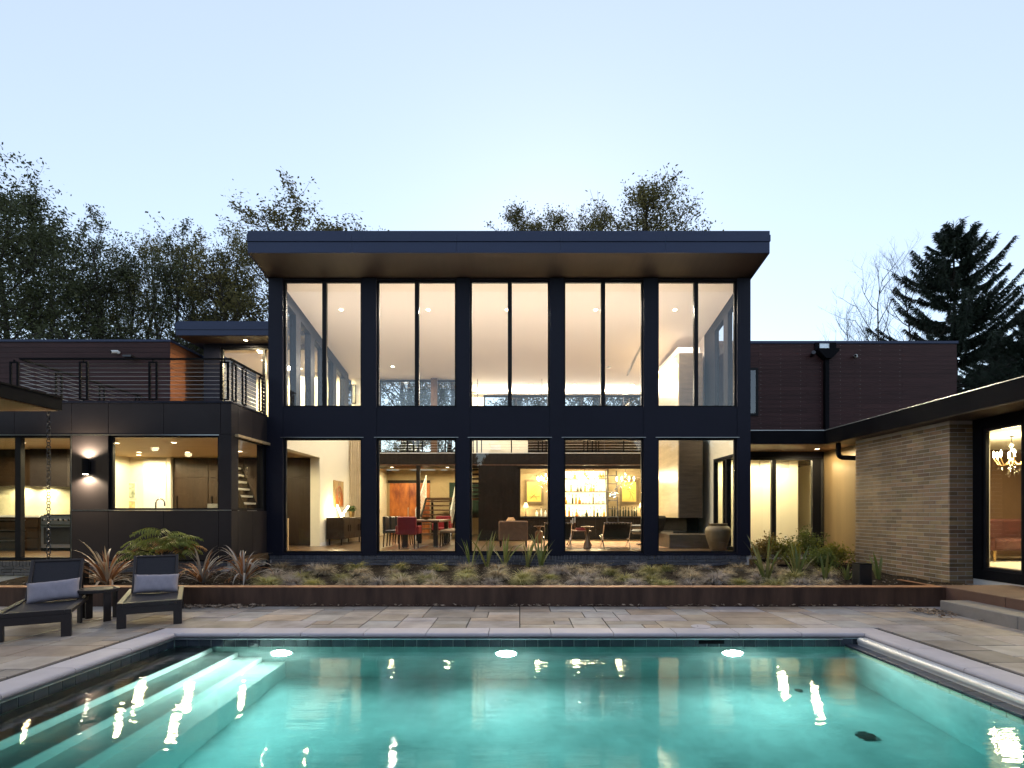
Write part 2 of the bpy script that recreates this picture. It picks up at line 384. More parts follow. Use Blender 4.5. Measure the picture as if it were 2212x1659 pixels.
# underwater lamps in the far wall
lens_m = emitmat('pool_lens', (.90, 1.0, .90), 40)
for nm, x in (('left', -2.98), ('middle', -.17), ('right', 2.66)):
    lab = {'left': 'bright underwater pool lamp nearest the entry steps', 'middle': 'bright underwater pool lamp in the middle of the far wall', 'right': 'bright underwater pool lamp nearest the cover ledge'}[nm]
    t = thing('pool_lamp', lab, 'pool lamp', (x, PY1, -.50), 0, 'underwater lamps in the far pool wall')
    MB().tube([(x, PY1 - .001, -.5), (x, PY1 - .02, -.5)], .15, 24).build('rim', chrome, t, True)
    MB().tube([(x, PY1 - .0205, -.5), (x, PY1 - .028, -.5)], .125, 24).build('lens', lens_m, t, True)
    ld = bpy.data.lights.new('pool_lamp_light', 'AREA'); ld.shape = 'DISK'; ld.size = .2; ld.spread = R(168); ld.energy = LK*(30 if nm == 'left' else 19); ld.color = (.88, 1, .92)
    lo = link('lamp_light', ld, t, (0, -.06, 0), (R(-96), 0, 0))
# ================================================================== BUILDINGS
FY = 13.17; FLZ = .55
lens_w = emitmat('warm_lens', (1.0, .80, .52), 6)
def downlight(x, y, z, power, label, group, size=160, tilt=None, parent=None, r=.065, col=WARM, blend=.25):
    t = thing('downlight', label, 'downlight', (x, y, z), 0, group)
    MB().lathe([(r*.78, -.004), (r, -.008), (r*1.05, -.003), (r*1.05, 0.0), (r*.78, 0)], (x, y, z), 16).build('trim_ring', whitep, t, True)
    MB().lathe([(r*.80, -.0085), (.001, -.0095)], (x, y, z), 16).build('lens', lens_w, t)
    ld = bpy.data.lights.new('downlight_light', 'SPOT'); ld.energy = LK*power; ld.color = col; ld.spot_size = R(174); ld.spot_blend = blend; ld.shadow_soft_size = .10
    link('lamp_light', ld, t, (0, 0, -.02), tilt or (0, 0, 0))
    return t
def bulb(parent, loc, power, col=WARM, r=.04):
    ld = bpy.data.lights.new('lamp_light', 'POINT'); ld.energy = LK*power; ld.color = col; ld.shadow_soft_size = r
    off = Vector(loc) - wloc(parent)
    return link('lamp_light', ld, parent, off)
def window(parent, x0, x1, z0, z1, y, mull=(), ft=.045, fd=.07, gm=None, fm=None, tr=()):
    """framed glazing facing the camera; panes are sub-parts"""
    b = MB()
    b.box(x0, x1, y, y+fd, z0, z0+ft).box(x0, x1, y, y+fd, z1-ft, z1).box(x0, x0+ft, y, y+fd, z0+ft, z1-ft).box(x1-ft, x1, y, y+fd, z0+ft, z1-ft)
    for m0, m1 in mull: b.box(m0, m1, y-.01, y+fd+.01, z0+ft, z1-ft)
    o = b.build('window', fm or blackp, parent)
    xs = [x0+ft] + [q for m_ in mull for q in m_] + [x1-ft]
    for k in range(0, len(xs), 2): bx('pane', gm or glass, o, xs[k]+.001, xs[k+1]-.001, y+fd*.5-.003, y+fd*.5+.003, z0+ft+.001, z1-ft-.001)
    return o
def window_side(parent, y0, y1, z0, z1, x, mull=(), ft=.045, fd=.07, gm=None, fm=None):
    b = MB()
    b.box(x, x+fd, y0, y1, z0, z0+ft).box(x, x+fd, y0, y1, z1-ft, z1).box(x, x+fd, y0, y0+ft, z0+ft, z1-ft).box(x, x+fd, y1-ft, y1, z0+ft, z1-ft)
    for m0, m1 in mull: b.box(x-.01, x+fd+.01, m0, m1, z0+ft, z1-ft)
    o = b.build('window', fm or blackp, parent)
    ys = [y0+ft] + [q for m_ in mull for q in m_] + [y1-ft]
    for k in range(0, len(ys), 2): bx('pane', gm or glass, o, x+fd*.5-.003, x+fd*.5+.003, ys[k]+.001, ys[k+1]-.001, z0+ft+.001, z1-ft-.001)
    return o
brick_blue = mat('dark_brick', (.085, .085, .10), .6, var=.2, vs=6, rnd=.22, bump=.3, bs=60)
brick_tan = mat('tan_brick', (.25, .165, .092), .65, var=.2, vs=5, rnd=.36, hue=.015, bump=.35, bs=60)
mortar_g = mat('mortar', (.52, .50, .49), .9, var=.1, vs=8)
rowlock = MB().cbox(-.031, .031, 0, .03, -.05, .05, .003).mesh('brick', brick_blue)
stretch = MB().cbox(-.096, .096, 0, .03, -.0285, .0285, .003).mesh('brick', brick_blue)
rowlock_t = rowlock.copy(); rowlock_t.materials[0] = brick_tan
stretch_t = stretch.copy(); stretch_t.materials[0] = brick_tan
def plinth(parent, x0, x1, y, ztop=.48, rot=0, tan=False):
    """rowlock course over two stretcher courses; along x (rot 0, facing -y) or along y (facing -x, rot -90)"""
    ln = x1 - x0; a, b_ = (rowlock_t, stretch_t) if tan else (rowlock, stretch)
    def put(me, s_, z):
        if rot == 0: link('brick', me, parent, Vector((x0 + s_, y, z)) - wloc(parent))
        else: link('brick', me, parent, Vector((y, x0 + s_, z)) - wloc(parent), (0, 0, R(rot)))
    n = int(ln/.0722)
    for i in range(n): put(a, .036 + i*.0722, ztop - .052)
    for r_ in range(3):
        n = int(ln/.202)
        for i in range(n): put(b_, .1 + i*.202 + (.0 if r_ % 2 else .05), ztop - .141 - r_*.067)

# ---------------------------------------------------------------- main two-storey block
H = thing('glass_fronted_house', 'tall two-storey glass-fronted house block with a dark overhanging shed roof', 'house', (0, FY, 0))
XL, XR = -6.08, 5.58
SILL, HEAD, SILL2, HEAD2 = Z(1193, FY), Z(948, FY), Z(877, FY), Z(605, FY)
wu = [(612, 780), (814, 985), (1016, 1187), (1219, 1390), (1422, 1592)]
wx = [(X(a, FY), X(b, FY)) for a, b in wu]
def zc(y): return 7.22 - .17*(y - 13.35)        # sloping ceiling
def zs(y): return 7.19 - .16*(y - FY)           # soffit
edges = [XL] + [e for p in wx for e in (p[0] - .012, p[1] + .012)] + [XR]
for k in range(0, len(edges), 2):
    bx('column', facade, H, edges[k], edges[k+1], FY, FY + .2, .48, zs(FY) - .002)
for k, (a, b) in enumerate(wx):
    a -= .011; b += .011
    bx('spandrel', facade, H, a, b, FY + .012, FY + .19, HEAD + .025, SILL2 - .02)
    bx('header', facade, H, a, b, FY + .012, FY + .19, HEAD2 + .02, zs(FY) - .02)
    bx('base_trim', facade, H, a, b, FY + .012, FY + .19, .482, SILL - .02)
    bx('drip_cap', steel, H, a - .05, b + .05, FY - .012, FY - .001, HEAD + .032, HEAD + .042)
    window(H, a, b, SILL - .02, HEAD + .025, FY + .075)
    mc = X([698.5, 899.5, 1101.5, 1304, 1506][k], FY)
    window(H, a, b, SILL2 - .02, HEAD2 + .02, FY + .075, [(mc - .05, mc + .05)])
bx('foundation', mortar_g, H, XL + .02, XR - .02, FY + .045, FY + .19, -.02, .47)
plinth(H, XL + .02, XR - .02, FY + .015)
# roof: sloping slab with stepped fascia
RY = 12.2; zb = zs(RY)
for xa, xb, ye in ((XL, -1.95, 19.25), (-1.95, XR, 20.9)):
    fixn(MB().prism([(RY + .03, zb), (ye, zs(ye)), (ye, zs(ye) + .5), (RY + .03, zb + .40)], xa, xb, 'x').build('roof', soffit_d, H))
for k in range(5):
    a = XL - .012; s_ = (XR - XL + .024)/5; bx('fascia', fascia_m, H, a + k*s_ + .002, a + (k+1)*s_ - .002, RY, RY + .029, zb - .012, Z(522, RY)); bx('fascia', fascia_m, H, a - .018 + k*(s_ + .0072) + .002, a - .018 + (k+1)*(s_ + .0072) - .002, RY - .022, RY + .029, Z(522, RY) + .003, Z(508, RY))
for k in range(16):
    a = XL - .02 + k*(XR - XL + .04)/16
    bx('cap_flashing', fascia_m, H, a + .0015, a + (XR - XL + .04)/16 - .0015, RY + .0, RY + .3, Z(508, RY) + .003, Z(499, RY) + .005)
for s, x in ((0, XL - .03), (1, XR)):
    fixn(MB().prism([(RY + .03, zb - .012), (20.9, zs(20.9) - .012), (20.9, zs(20.9) + .52), (RY + .03, zb + .49)], x, x + .03, 'x').build('rake_board', fascia_m, H))
# interior shell
bx('floor', woodfl, H, XL + .06, XR - .06, FY + .19, 24.2, .40, FLZ)
# ceiling (separate skin under the roof)
for xa, xb, ye in ((XL + .13, -1.951, 19.1), (-1.95, XR - .13, 20.6)):
    fixn(MB().prism([(FY + .19, zc(FY + .19) - .08), (ye, zc(ye) - .08), (ye, zc(ye) - .065), (FY + .19, zc(FY + .19) - .065)], xa, xb, 'x').build('ceiling', white, H))
def ceil(y): return zc(y) - .08
# left wall: opening to the kitchen below, cream wall, glazing above
bx('wall', cream, H, XL + .06, -5.75, 15.66, 18.9, FLZ, 3.10)
bx('wall', cream, H, XL + .06, -5.75, FY + .2, 18.9, 3.10, 4.10)
bx('baseboard', whitep, H, -5.75, -5.735, 15.66, 18.7, FLZ, FLZ + .1)
def side_glazing(xa, xb, y0, y1, ys, z0, ymax_panel):
    b = MB(); t0 = .30
    b.prism([(y0, ceil(y0) - t0), (y1, ceil(y1) - t0), (y1, ceil(y1)), (y0, ceil(y0))], xa, xb, 'x')
    b.box(xa, xb, y0, y1, z0, z0 + .06)
    prev = y0; wins = []
    for (p0, p1) in ys:
        b.prism([(prev, z0 + .06), (p0, z0 + .06), (p0, ceil(p0) - t0), (prev, ceil(prev) - t0)], xa, xb, 'x'); wins.append((p0, p1)); prev = p1
    b.prism([(prev, z0 + .06), (y1, z0 + .06), (y1, ceil(y1) - t0), (prev, ceil(prev) - t0)], xa, xb, 'x')
    o = fixn(b.build('window', blackp, H)); xm = (xa + xb)/2
    for (p0, p1) in wins:
        fixn(MB().prism([(p0+.002, z0 + .062), (p1-.002, z0 + .062), (p1-.002, ceil(p1) - t0-.003), (p0+.002, ceil(p0) - t0-.003)], xm - .003, xm + .003, 'x').build('pane', glass, o))
side_glazing(XL + .06, -5.85, FY + .2, 18.62, [(13.75, 14.25), (14.55, 15.25), (15.55, 16.2), (16.5, 17.1), (17.4, 18.2)], 4.10, 0)
side_glazing(5.40, XR - .06, FY + .2, 15.95, [(13.7, 14.15), (14.45, 15.1)], 4.10, 0)
bx('wall', cream, H, 5.40, XR - .06, 15.2, 20.3, FLZ, 4.10)
fixn(MB().prism([(15.95, 4.1), (20.3, 4.1), (20.3, ceil(20.3)), (15.95, ceil(15.95))], 5.40, XR - .06, 'x').build('wall', white, H))
bx('wall', cream, H, 5.40, XR - .06, FY + .2, 15.2, 3.0, 4.10)
window_side(H, FY + .2, 15.2, FLZ, 3.0, 5.40, [(14.2, 14.3)], .09, .1)
bx('wall', cream, H, 5.17, 5.395, 17.0, 18.6, FLZ, ceil(18.6) - .01)
# mezzanine
MY = 18.7
bx('mezzanine', espresso, H, -5.74, 4.47, MY, 20.25, 3.16, 3.57)
bx('mezzanine_trim', midwood, H, -5.74, 4.47, MY - .008, MY - .001, 3.145, 3.17)
bx('mezzanine_edge', whitep, H, -5.74, 4.47, MY - .012, MY - .001, 3.555, 3.575)
# upper back walls
fixn(MB().prism([(-5.85, 3.57), (-4.9, 3.57), (-4.9, ceil(18.95)), (-5.85, ceil(18.95))], 18.95, 19.05, 'y').build('wall', cream, H))
wo = window(H, X(757, 18.8), X(767, 18.8), Z(870, 18.8), Z(829, 18.8), 18.9, (), .02, .04)
wo = window(H, -4.9, -1.95, 3.60, ceil(19.1) - .02, 19.0, [(-3.6, -3.54), (-2.95, -2.89)], .05, .08)
bx('post', midwood, H, X(931, 18.9), X(945, 18.9), 18.86, 18.98, 3.57, ceil(18.98) - .01)
bx('wall', cream, H, -1.95, -1.75, 18.95, 20.2, 3.57, ceil(20.2) - .001)
bw = [(-1.34, 1.06), (1.60, 2.99), (3.14, 4.53)]
zt, z0w = Z(854, 20.2), 4.62
bx('wall', cream, H, -1.75, 5.4, 20.2, 20.3, zt, ceil(20.3))
bx('wall', cream, H, -1.75, .30, 20.2, 20.3, 3.57, z0w)
bx('wall', dkwood, H, .30, 5.4, 20.2, 20.3, 3.57, z0w)
for a, c in ((-1.75, -1.34), (1.06, 1.60), (2.99, 3.14), (4.53, 5.4)): bx('wall', cream, H, a, c, 20.2, 20.3, z0w, zt)
for a, c in bw: window(H, a, c, z0w, zt, 20.19, [((a+c)/2 - .03, (a+c)/2 + .03)], .06, .08)
for k in range(9): bx('slat', dkwood, H, .35, 4.46, 20.10, 20.16, 3.62 + k*.105, 3.66 + k*.105)
for k in range(3): bx('slat_post', dkwood, H, .40 + k*2.0, .46 + k*2.0, 20.12, 20.199, 3.57, 4.6)
g_ = bx('vent_grille', whitep, H, X(1060, 20.2), X(1082, 20.2), 20.185, 20.199, Z(972, 20.2), Z(961, 20.2))
# mezzanine railing
RA = thing('mezzanine_railing', 'dark cable railing along the mezzanine above the bar', 'railing', (-.6, MY + .05, 3.57))
bx('handrail', black, RA, -5.7, 4.4, MY + .03, MY + .08, 4.52, 4.56)
for u in (762, 783, 880, 893, 903, 912, 962, 1022, 1030, 1040, 1105, 1163, 1172, 1180, 1262, 1270, 1280, 1288, 1294, 1348):
    x = X(u, MY); bx('post', black, RA, x - .018, x + .018, MY + .035, MY + .075, 3.575, 4.52)
for k in range(9):
    MB().tube([(-5.7, MY + .055, 3.68 + k*.092), (4.4, MY + .055, 3.68 + k*.092)], .006, 5).build('cable', steel, RA)
for u in (1031, 1171, 1307):
    x = X(u, MY); MB().tube([(x, MY + .1, 3.575), (x, MY + .1, Z(817, MY))], .014, 6).build('tall_rod', darksteel, RA)
# ground floor: hall behind, dark wall, bar niche
bx('wall', espresso, H, -1.42, -.10, MY + .01, MY + .17, FLZ, 3.155)
bx('post', espresso, H, X(899, MY), X(907, MY), MY + .02, MY + .12, FLZ, 3.155)
bx('wall', taupe, H, -6.0, -1.3, 24.0, 24.15, FLZ, 3.4)
bx('wall', cream, H, -6.0, -5.86, 18.9, 24.0, FLZ, 3.4)
bx('wall', taupe, H, -1.42, -1.30, 18.88, 24.0, FLZ, 3.159)
bx('hall_ceiling', cream, H, -6.0, -1.3, 20.26, 24.15, 3.42, 3.5)
bx('door', espresso, H, -5.86, -5.82, 20.6, 21.6, FLZ, 2.75)
bx('door_frame', whitep, H, -5.86, -5.84, 20.5, 20.599, FLZ, 2.85)
reddoor = mat('red_stained_wood', (.30, .055, .02), .4, var=.45, vs=1.3, st=(3, 1, 1.2), col2=(.42, .14, .03))
for k in range(4):
    x0 = -5.72 + k*.44; d = bx('door', reddoor, H, x0 + .003, x0 + .437, 23.95, 23.995, FLZ + .01, 2.82, .006)
    if k == 1: bx('handle', steel, d, x0 + .36, x0 + .39, 23.92, 23.949, 1.35, 1.75)
bx('door_frame', espresso, H, -5.80, -3.93, 23.9, 23.94, 2.83, 2.95)
bx('window_dark', mat('night_window', (.03, .05, .04), .1), H, -3.1, -1.7, 23.96, 23.995, 1.3, 2.85)
# curtain
b = MB(); pts = []
for i in range(25): pts.append((-5.72 + .012*i + .0, 18.3 + .035*math.sin(i*1.3) + i*.012))
b.add([(p[0], p[1], FLZ) for p in pts] + [(p[0], p[1], 4.0) for p in pts], [(i, i+1, i+26, i+25) for i in range(24)])
curt = mat('beige_curtain', (.55, .45, .30), .85, var=.1)
tag(b.build('curtain', curt, None, True), 'beige floor length curtain hanging at the end of the cream wall', 'curtain')
# bar niche
bx('wall', taupe, H, -.10, 4.9, 20.2, 20.3, FLZ, 3.159)
bx('wall', taupe, H, -.10, .0, MY + .17, 20.2, FLZ, 3.159)
bx('wall', taupe, H, 4.8, 4.9, 18.8, 20.2, FLZ, 3.159)
bx('frame_trim', espresso, H, -.099, .02, MY - .02, MY + .005, FLZ, 3.08); bx('frame_trim', espresso, H, -.1, 4.46, MY - .02, MY - .013, 3.02, 3.14)
# stone chimney
CX0, CX1, CY = 4.475, 5.17, 15.4
stone = mat('banded_stone', (.10, .075, .052), .35, var=.3, vs=2.2, st=(1, 1, 7))  # shade of the chimney front is put into this darker colour
stone_lit = mat('banded_stone_lit', (.55, .44, .27), .3, var=.18, vs=1.6, st=(.6, .6, 5))  # same stone on the spotlit side, lamplight painted into its paler colour
b = bx('chimney', stone, H, CX0 + .03, CX1, CY, 18.6, 1.37, 6.03)
for k in range(4): bx('stone_panel', stone_lit, H, CX0, CX0 + .029, CY + k*.8 + .002, CY + k*.8 + .797, 1.37, 6.03)
bx('chimney_wall', white, H, CX0 + .05, CX1, 15.6, 18.6, 6.03, ceil(18.6) + .0)
bx('firebox', black, H, CX0 + .35, CX1, CY + .35, 18.6, .93, 1.369)
bx('hearth', stone, H, 4.02, 5.3, 14.65, 16.8, FLZ + .001, .93, .01)
bx('fire_tray', darksteel, H, CX0 - .05, CX0 + .33, CY + .3, CY + 1.4, .931, .97)
fixn(MB().prism([(16.4, ceil(16.4) - .012), (18.7, ceil(18.7) - .012), (18.7, ceil(18.7) - .002), (16.4, ceil(16.4) - .002)], 3.66, 3.72, 'x').build('slot_diffuser', drain_m, H))
MB().lathe([(.06, -.045), (.07, -.03), (.07, -.002)], (2.95, 18.0, ceil(18.0) - .004), 14).build('smoke_detector', whitep, H, True)
bx('switch_plate', whitep, H, X(1540, 17), X(1545, 17), 16.985, 16.999, Z(1106, 17), Z(1097, 17))
# cove strip (LED) on top of the rear window heads, washing the ceiling
led = emitmat('led_strip', (1.0, .78, .48), 9)
bx('led_strip', led, H, -1.6, 4.4, 20.02, 20.06, zt + .03, zt + .045); bx('led_ledge', white, H, -1.7, 4.46, 20.0, 20.199, zt + .005, zt + .029)
for k in range(3):
    ld = bpy.data.lights.new('cove_light', 'AREA'); ld.shape = 'RECTANGLE'; ld.size = 1.9; ld.size_y = .04; ld.energy = LK*40; ld.color = WARM2
    link('cove_light', ld, H, Vector((-.6 + k*2.0, 20.04, zt + .06)) - wloc(H), (R(180 + 25), 0, 0))
for a, b in wx:      # unseen linear uplights added behind the spandrels to brighten the ceiling
    bx('fill_uplight', led, H, a + .1, b - .1, FY + .30, FY + .33, SILL2 - .075, SILL2 - .06); bx('fill_uplight_tray', white, H, a + .08, b - .08, FY + .191, FY + .36, SILL2 - .10, SILL2 - .076)
    ld = bpy.data.lights.new('fill_uplight_light', 'AREA'); ld.shape = 'RECTANGLE'; ld.size = b - a - .2; ld.size_y = .05; ld.energy = LK*20; ld.color = (1, .84, .66)
    link('fill_uplight_light', ld, H, Vector(((a + b)/2, FY + .33, SILL2 - .05)) - wloc(H), (R(180), 0, 0))
led2 = bx('led_strip', led, H, CX0 - .06, CX0 - .03, CY + .4, 18.3, 5.98, 6.0)
ld = bpy.data.lights.new('cove_light', 'AREA'); ld.shape = 'RECTANGLE'; ld.size = .04; ld.size_y = 2.6; ld.energy = LK*22; ld.color = WARM
link('cove_light', ld, H, Vector((CX0 - .1, 17, 5.8)) - wloc(H), (0, R(-55), 0))
# downlights
for k, u in enumerate((737, 925, 1096, 1287, 1458)):
    x = X(u, 14.55)
    t = downlight(x, 14.55, ceil(14.55), 210, 'lit recessed downlight in the tall sloping ceiling near the front glass', 'downlights along the front of the tall ceiling', 120, col=WARM2)
    t.rotation_euler = (-math.atan(.17), 0, 0)
for k, x in enumerate((-4.2, -1.6, .4, 1.95, 4.03)):
    t = downlight(x, 19.5 if x > -1.8 else 18.0, ceil(19.5 if x > -1.8 else 18.0), 140, 'lit recessed downlight in the ceiling above the mezzanine', 'downlights above the mezzanine', 130, col=WARM2)
    t.rotation_euler = (-math.atan(.17), 0, 0)
for x, y in ((-4.6, 19.6), (-2.6, 19.6), (.6, 19.3), (2.0, 19.3), (3.5, 19.3)):
    downlight(x, y, 3.158, 65, 'lit recessed downlight under the mezzanine', 'downlights under the mezzanine', 110)
for x, y in ((-4.8, 22), (-2.8, 22.2)): downlight(x, y, 3.418, 140, 'lit recessed downlight in the hall ceiling by the red doors', 'downlights in the entrance hall', 120)
# ---------------------------------------------------------------- kitchen wing (left, with roof terrace)
KY = 11.52; KXR = -6.10; KXL = -14.0
K = thing('kitchen_wing', 'low dark panelled kitchen wing with roof terrace on the left', 'house', (-9, KY, 0))
jx = [KXL, -12.2, -10.69, -9.48, -8.70, -7.53, -6.33, KXR - .002]
for a, c in zip(jx[:-1], jx[1:]): bx('fascia_panel', panel, K, a + .004, c - .004, KY, KY + .03, 3.17, 3.83, .003)
bx('parapet_cap', facade, K, KXL, KXR + .01, KY - .02, KY + .2, 3.832, 3.87)
bx('parapet_cap', facade, K, KXR - .19, KXR + .01, KY + .201, FY - .005, 3.832, 3.87)
bx('roof', panel, K, KXL, KXR - .035, KY + .032, 16.3, 3.20, 3.80)
bx('deck_floor', mat('deck_paver', (.20, .19, .18), .8), K, KXL, KXR - .20, KY + .21, 16.2, 3.802, 3.84)
bx('steel_trim', steel, K, KXL, KXR - .26, KY - .006, KY - .001, 3.145, 3.165)
SW0, SW1 = 1.57, 3.13
bx('wall_panel', panel, K, -9.476, -8.704, KY, KY + .03, 1.575, 3.14, .003)
bx('wall_panel', panel, K, -9.476, -8.704, KY, KY + .03, .50, 1.555, .003)
for a, c in ((-8.70, -7.53), (-7.53, -6.37)): bx('wall_panel', panel, K, a + .004, c - .004, KY, KY + .03, .50, 1.555, .003)
bx('corner_panel', panel, K, -6.366, KXR - .004, KY, KY + .03, .50, 3.165, .003)
bx('steel_trim', steel, K, -9.48, KXR, KY - .004, KY + .0, 1.558, 1.572)
bx('steel_trim', steel, K, -9.49, -9.479, KY - .004, KY + .0, .5, 3.14)
bx('sub_wall', black, K, -9.5, -8.70, KY + .032, KY + .15, .48, 3.2); bx('sub_wall', black, K, -8.7, -6.37, KY + .032, KY + .15, .48, 1.55)
bx('sub_wall', black, K, -6.37, KXR - .031, KY + .032, KY + .27, .48, 3.2)
window(K, -8.699, -6.371, 1.56, 3.165, KY + .06, (), .05, .07)
window(K, KXL, -9.50, .50, 3.165, KY + .06, [(-10.72, -10.60), (-12.4, -12.28)], .06, .08)
# right side wall of the wing
def sidep(y0, y1, z0, z1): bx('side_panel', panel, K, KXR - .03, KXR, y0 + .003, y1 - .003, z0, z1, .003)
for a, c in ((KY + .001, 11.80), (11.80, 12.45), (12.45, FY - .004)): sidep(a, c, .50, 1.555); sidep(a, c, 3.17, 3.83)
sidep(KY + .001, 11.80, 1.575, 3.165)
window_side(K, 11.80, 13.05, 1.56, 3.165, KXR - .09, (), .05, .07)
bx('sub_wall', black, K, KXR - .15, KXR - .031, KY + .28, 13.05, .48, 1.55); bx('sub_wall', black, K, KXR - .2, KXR - .031, 13.051, FY, .48, 3.2)
bx('foundation', mortar_g, K, KXL, KXR - .03, KY + .08, KY + .2, -.02, .47); bx('foundation', mortar_g, K, KXR - .15, KXR - .06, KY + .201, FY, -.02, .47)
bx('sub_wall', black, K, KXL, KXR - .16, KY + .031, KY + .154, 3.167, 3.199); bx('sub_wall', black, K, KXR - .155, KXR - .032, KY + .28, 13.05, 3.167, 3.199); bx('corner_trim', facade, K, KXR - .02, XL - .001, FY - .03, FY + .16, .0, 3.83)
plinth(K, -11.2, KXR - .06, KY + .045); plinth(K, KY + .05, FY, KXR - .025, .48, 90)
bx('end_wall', panel, K, KXL - .12, KXL - .001, KY, 17.3, -.02, 3.87); bx('wall', cream, K, KXL, -6.2, 17.1, 17.2, FLZ, 3.139)
# kitchen interior
bx('floor', woodfl, K, KXL, XL - .0, KY + .2, 17.2, .40, FLZ)
bx('ceiling', woodcl, K, KXL, XL + .05, KY + .155, 17.2, 3.14, 3.195)
bx('wall', cream, K, KXL, -10.25, 16.0, 16.1, FLZ, 3.14)
bx('wall', whitep, K, -11.02, -10.36, 15.95, 15.999, FLZ, 3.10)
bx('wall', cream, K, -10.31, -10.19, 15.9, 15.999, FLZ, 3.13)
kc = thing('tall_kitchen_cabinet', 'dark brown wood tall cabinets filling the back of the kitchen', 'cabinet', (-9, 16, FLZ))
xs = [-10.17, -9.15, -8.1, -7.1, -6.12]
for a, c in zip(xs[:-1], xs[1:]):
    bx('cabinet_body', dkwood, kc, a + .002, c - .002, 16.03, 16.6, FLZ, 3.12)
    d = bx('cabinet_door', dkwood, kc, a + .006, c - .006, 16.0, 16.028, FLZ + .08, 2.55, .003)
    bx('handle', espresso, d, a + .1, a + .125, 15.96, 15.999, 1.35, 2.0)
    bx('cabinet_door', dkwood, kc, a + .006, c - .006, 16.0, 16.028, 2.556, 3.11, .003)
ov = thing('wall_oven', 'stainless wall oven built into the dark kitchen cabinets', 'oven', (-9.0, 15.98, 1.25))
bx('body', steel, ov, -9.14, -8.42, 15.94, 15.999, 1.25, 1.78); bx('handle', chrome, ov, -9.08, -8.48, 15.90, 15.93, 1.53, 1.56)
bx('glass_door', black, ov, -9.05, -8.5, 15.93, 15.939, 1.28, 1.49); bx('display', emitmat('oven_display', (.9, .8, .55), 1.5), ov, -8.68, -8.52, 15.93, 15.939, 1.66, 1.72)
bx('handle_bracket', chrome, ov, -9.06, -9.03, 15.931, 15.939, 1.53, 1.56)
for a, z, nm, c1, c2 in ((-11.72, 1.95, 'green landscape', (.05, .12, .02), (.5, .55, .45)), (-11.72, 1.42, 'colourful flower', (.1, .25, .28), (.7, .45, .2))):
    am = mat('art_' + nm.split()[0], c1, .6, var=.6, vs=7, col2=c2)
    t = thing('small_print', 'small %s picture hung on the cream kitchen wall' % nm, 'picture', (a, 15.97, z))
    bx('frame', whitep, t, a - .02, a + .46, 15.975, 15.999, z - .02, z + .45); bx('print', am, t, a, a + .44, 15.97, 15.9745, z, z + .43)
fa = thing('kitchen_faucet', 'tall arched steel faucet at the kitchen window', 'faucet', (-8.15, 12.2, 1.47))
pts = [(-8.15, 12.2, 1.47)] + [(-8.15 + .1 - .1*math.cos(R(a)), 12.2, 1.72 + .1*math.sin(R(a))) for a in range(0, 181, 20)] + [(-7.95, 12.2, 1.66)]
MB().tube(pts, .014, 8).build('spout', chrome, fa, True); MB().lathe([(.03, 0), (.03, .02), (.015, .03)], (-8.15, 12.2, 1.47), 12).build('base', chrome, fa, True)
ct = thing('window_counter', 'pale stone kitchen counter under the wide window', 'counter', (-7.6, 12, FLZ))
bx('countertop', whitep, ct, -8.65, -6.5, 11.75, 12.4, 1.43, 1.47); bx('base_cabinet', dkwood, ct, -8.63, -6.5, 11.78, 12.36, FLZ, 1.429)
# cooking wall at far left
bx('wall', cream, K, KXL, -11.45, 14.3, 14.4, FLZ, 3.14); bx('wall', cream, K, -11.55, -11.45, 14.4, 16.0, FLZ, 3.14)
bs_m = mat('cream_backsplash', (.80, .76, .55), .3, var=.05)
rg = thing('cooking_wall_cabinets', 'dark base cabinets with white counter behind the sliding glass doors', 'cabinet', (-12.5, 14, FLZ))
bx('base_cabinet', dkwood, rg, KXL, -12.05, 13.70, 14.29, FLZ, 1.40); bx('countertop', whitep, rg, KXL, -12.05, 13.66, 14.29, 1.401, 1.45)
bx('backsplash', bs_m, rg, KXL, -11.46, 14.27, 14.299, 1.451, 2.2)
for k in range(3):
    d = bx('drawer', dkwood, rg, -13.9, -12.10, 13.675, 13.699, .62 + k*.26, .86 + k*.26, .003); bx('handle', steel, d, -13.4, -12.4, 13.65, 13.674, .80 + k*.26, .82 + k*.26)
uc = thing('upper_cabinets', 'dark brown upper cabinets and hood over the cooking wall', 'cabinet', (-12.5, 14, 2.2))
bx('cabinet_body', dkwood, uc, KXL, -12.45, 13.95, 14.29, 2.2, 3.135); bx('hood', panel, uc, -12.449, -11.5, 13.85, 14.29, 2.18, 3.135)
st_ = thing('range_cooker', 'steel range cooker with knobs and glass oven door', 'cooker', (-11.7, 13.9, FLZ))
bx('body', steel, st_, -12.04, -11.22, 13.70, 14.29, FLZ + .08, 1.44); bx('oven_door', darksteel, st_, -11.96, -11.30, 13.685, 13.699, .72, 1.15); bx('handle', chrome, st_, -12.0, -11.26, 13.63, 13.66, 1.19, 1.22)
bx('toe_kick', black, st_, -12.02, -11.24, 13.75, 14.2, FLZ, FLZ + .079); bx('handle_bracket', chrome, st_, -11.98, -11.95, 13.66, 13.699, 1.19, 1.22)
for k in range(6): MB().tube([(-11.96 + k*.13, 13.70, 1.33), (-11.96 + k*.13, 13.66, 1.33)], .028, 10).build('knob', chrome, st_, True)
bx('grate', black, st_, -12.0, -11.26, 13.74, 14.25, 1.441, 1.47)
for x, y in ((-12.6, 12.6), (-11.5, 12.6), (-10.5, 13.2), (-9.4, 12.7), (-8.0, 12.6), (-10.2, 14.6), (-8.9, 14.6), (-7.4, 14.4), (-7.0, 13.0), (-10.7, 15.3)):
    downlight(x, y, 3.138, 72, 'lit recessed downlight in the wood kitchen ceiling', 'downlights in the kitchen ceiling', 125)
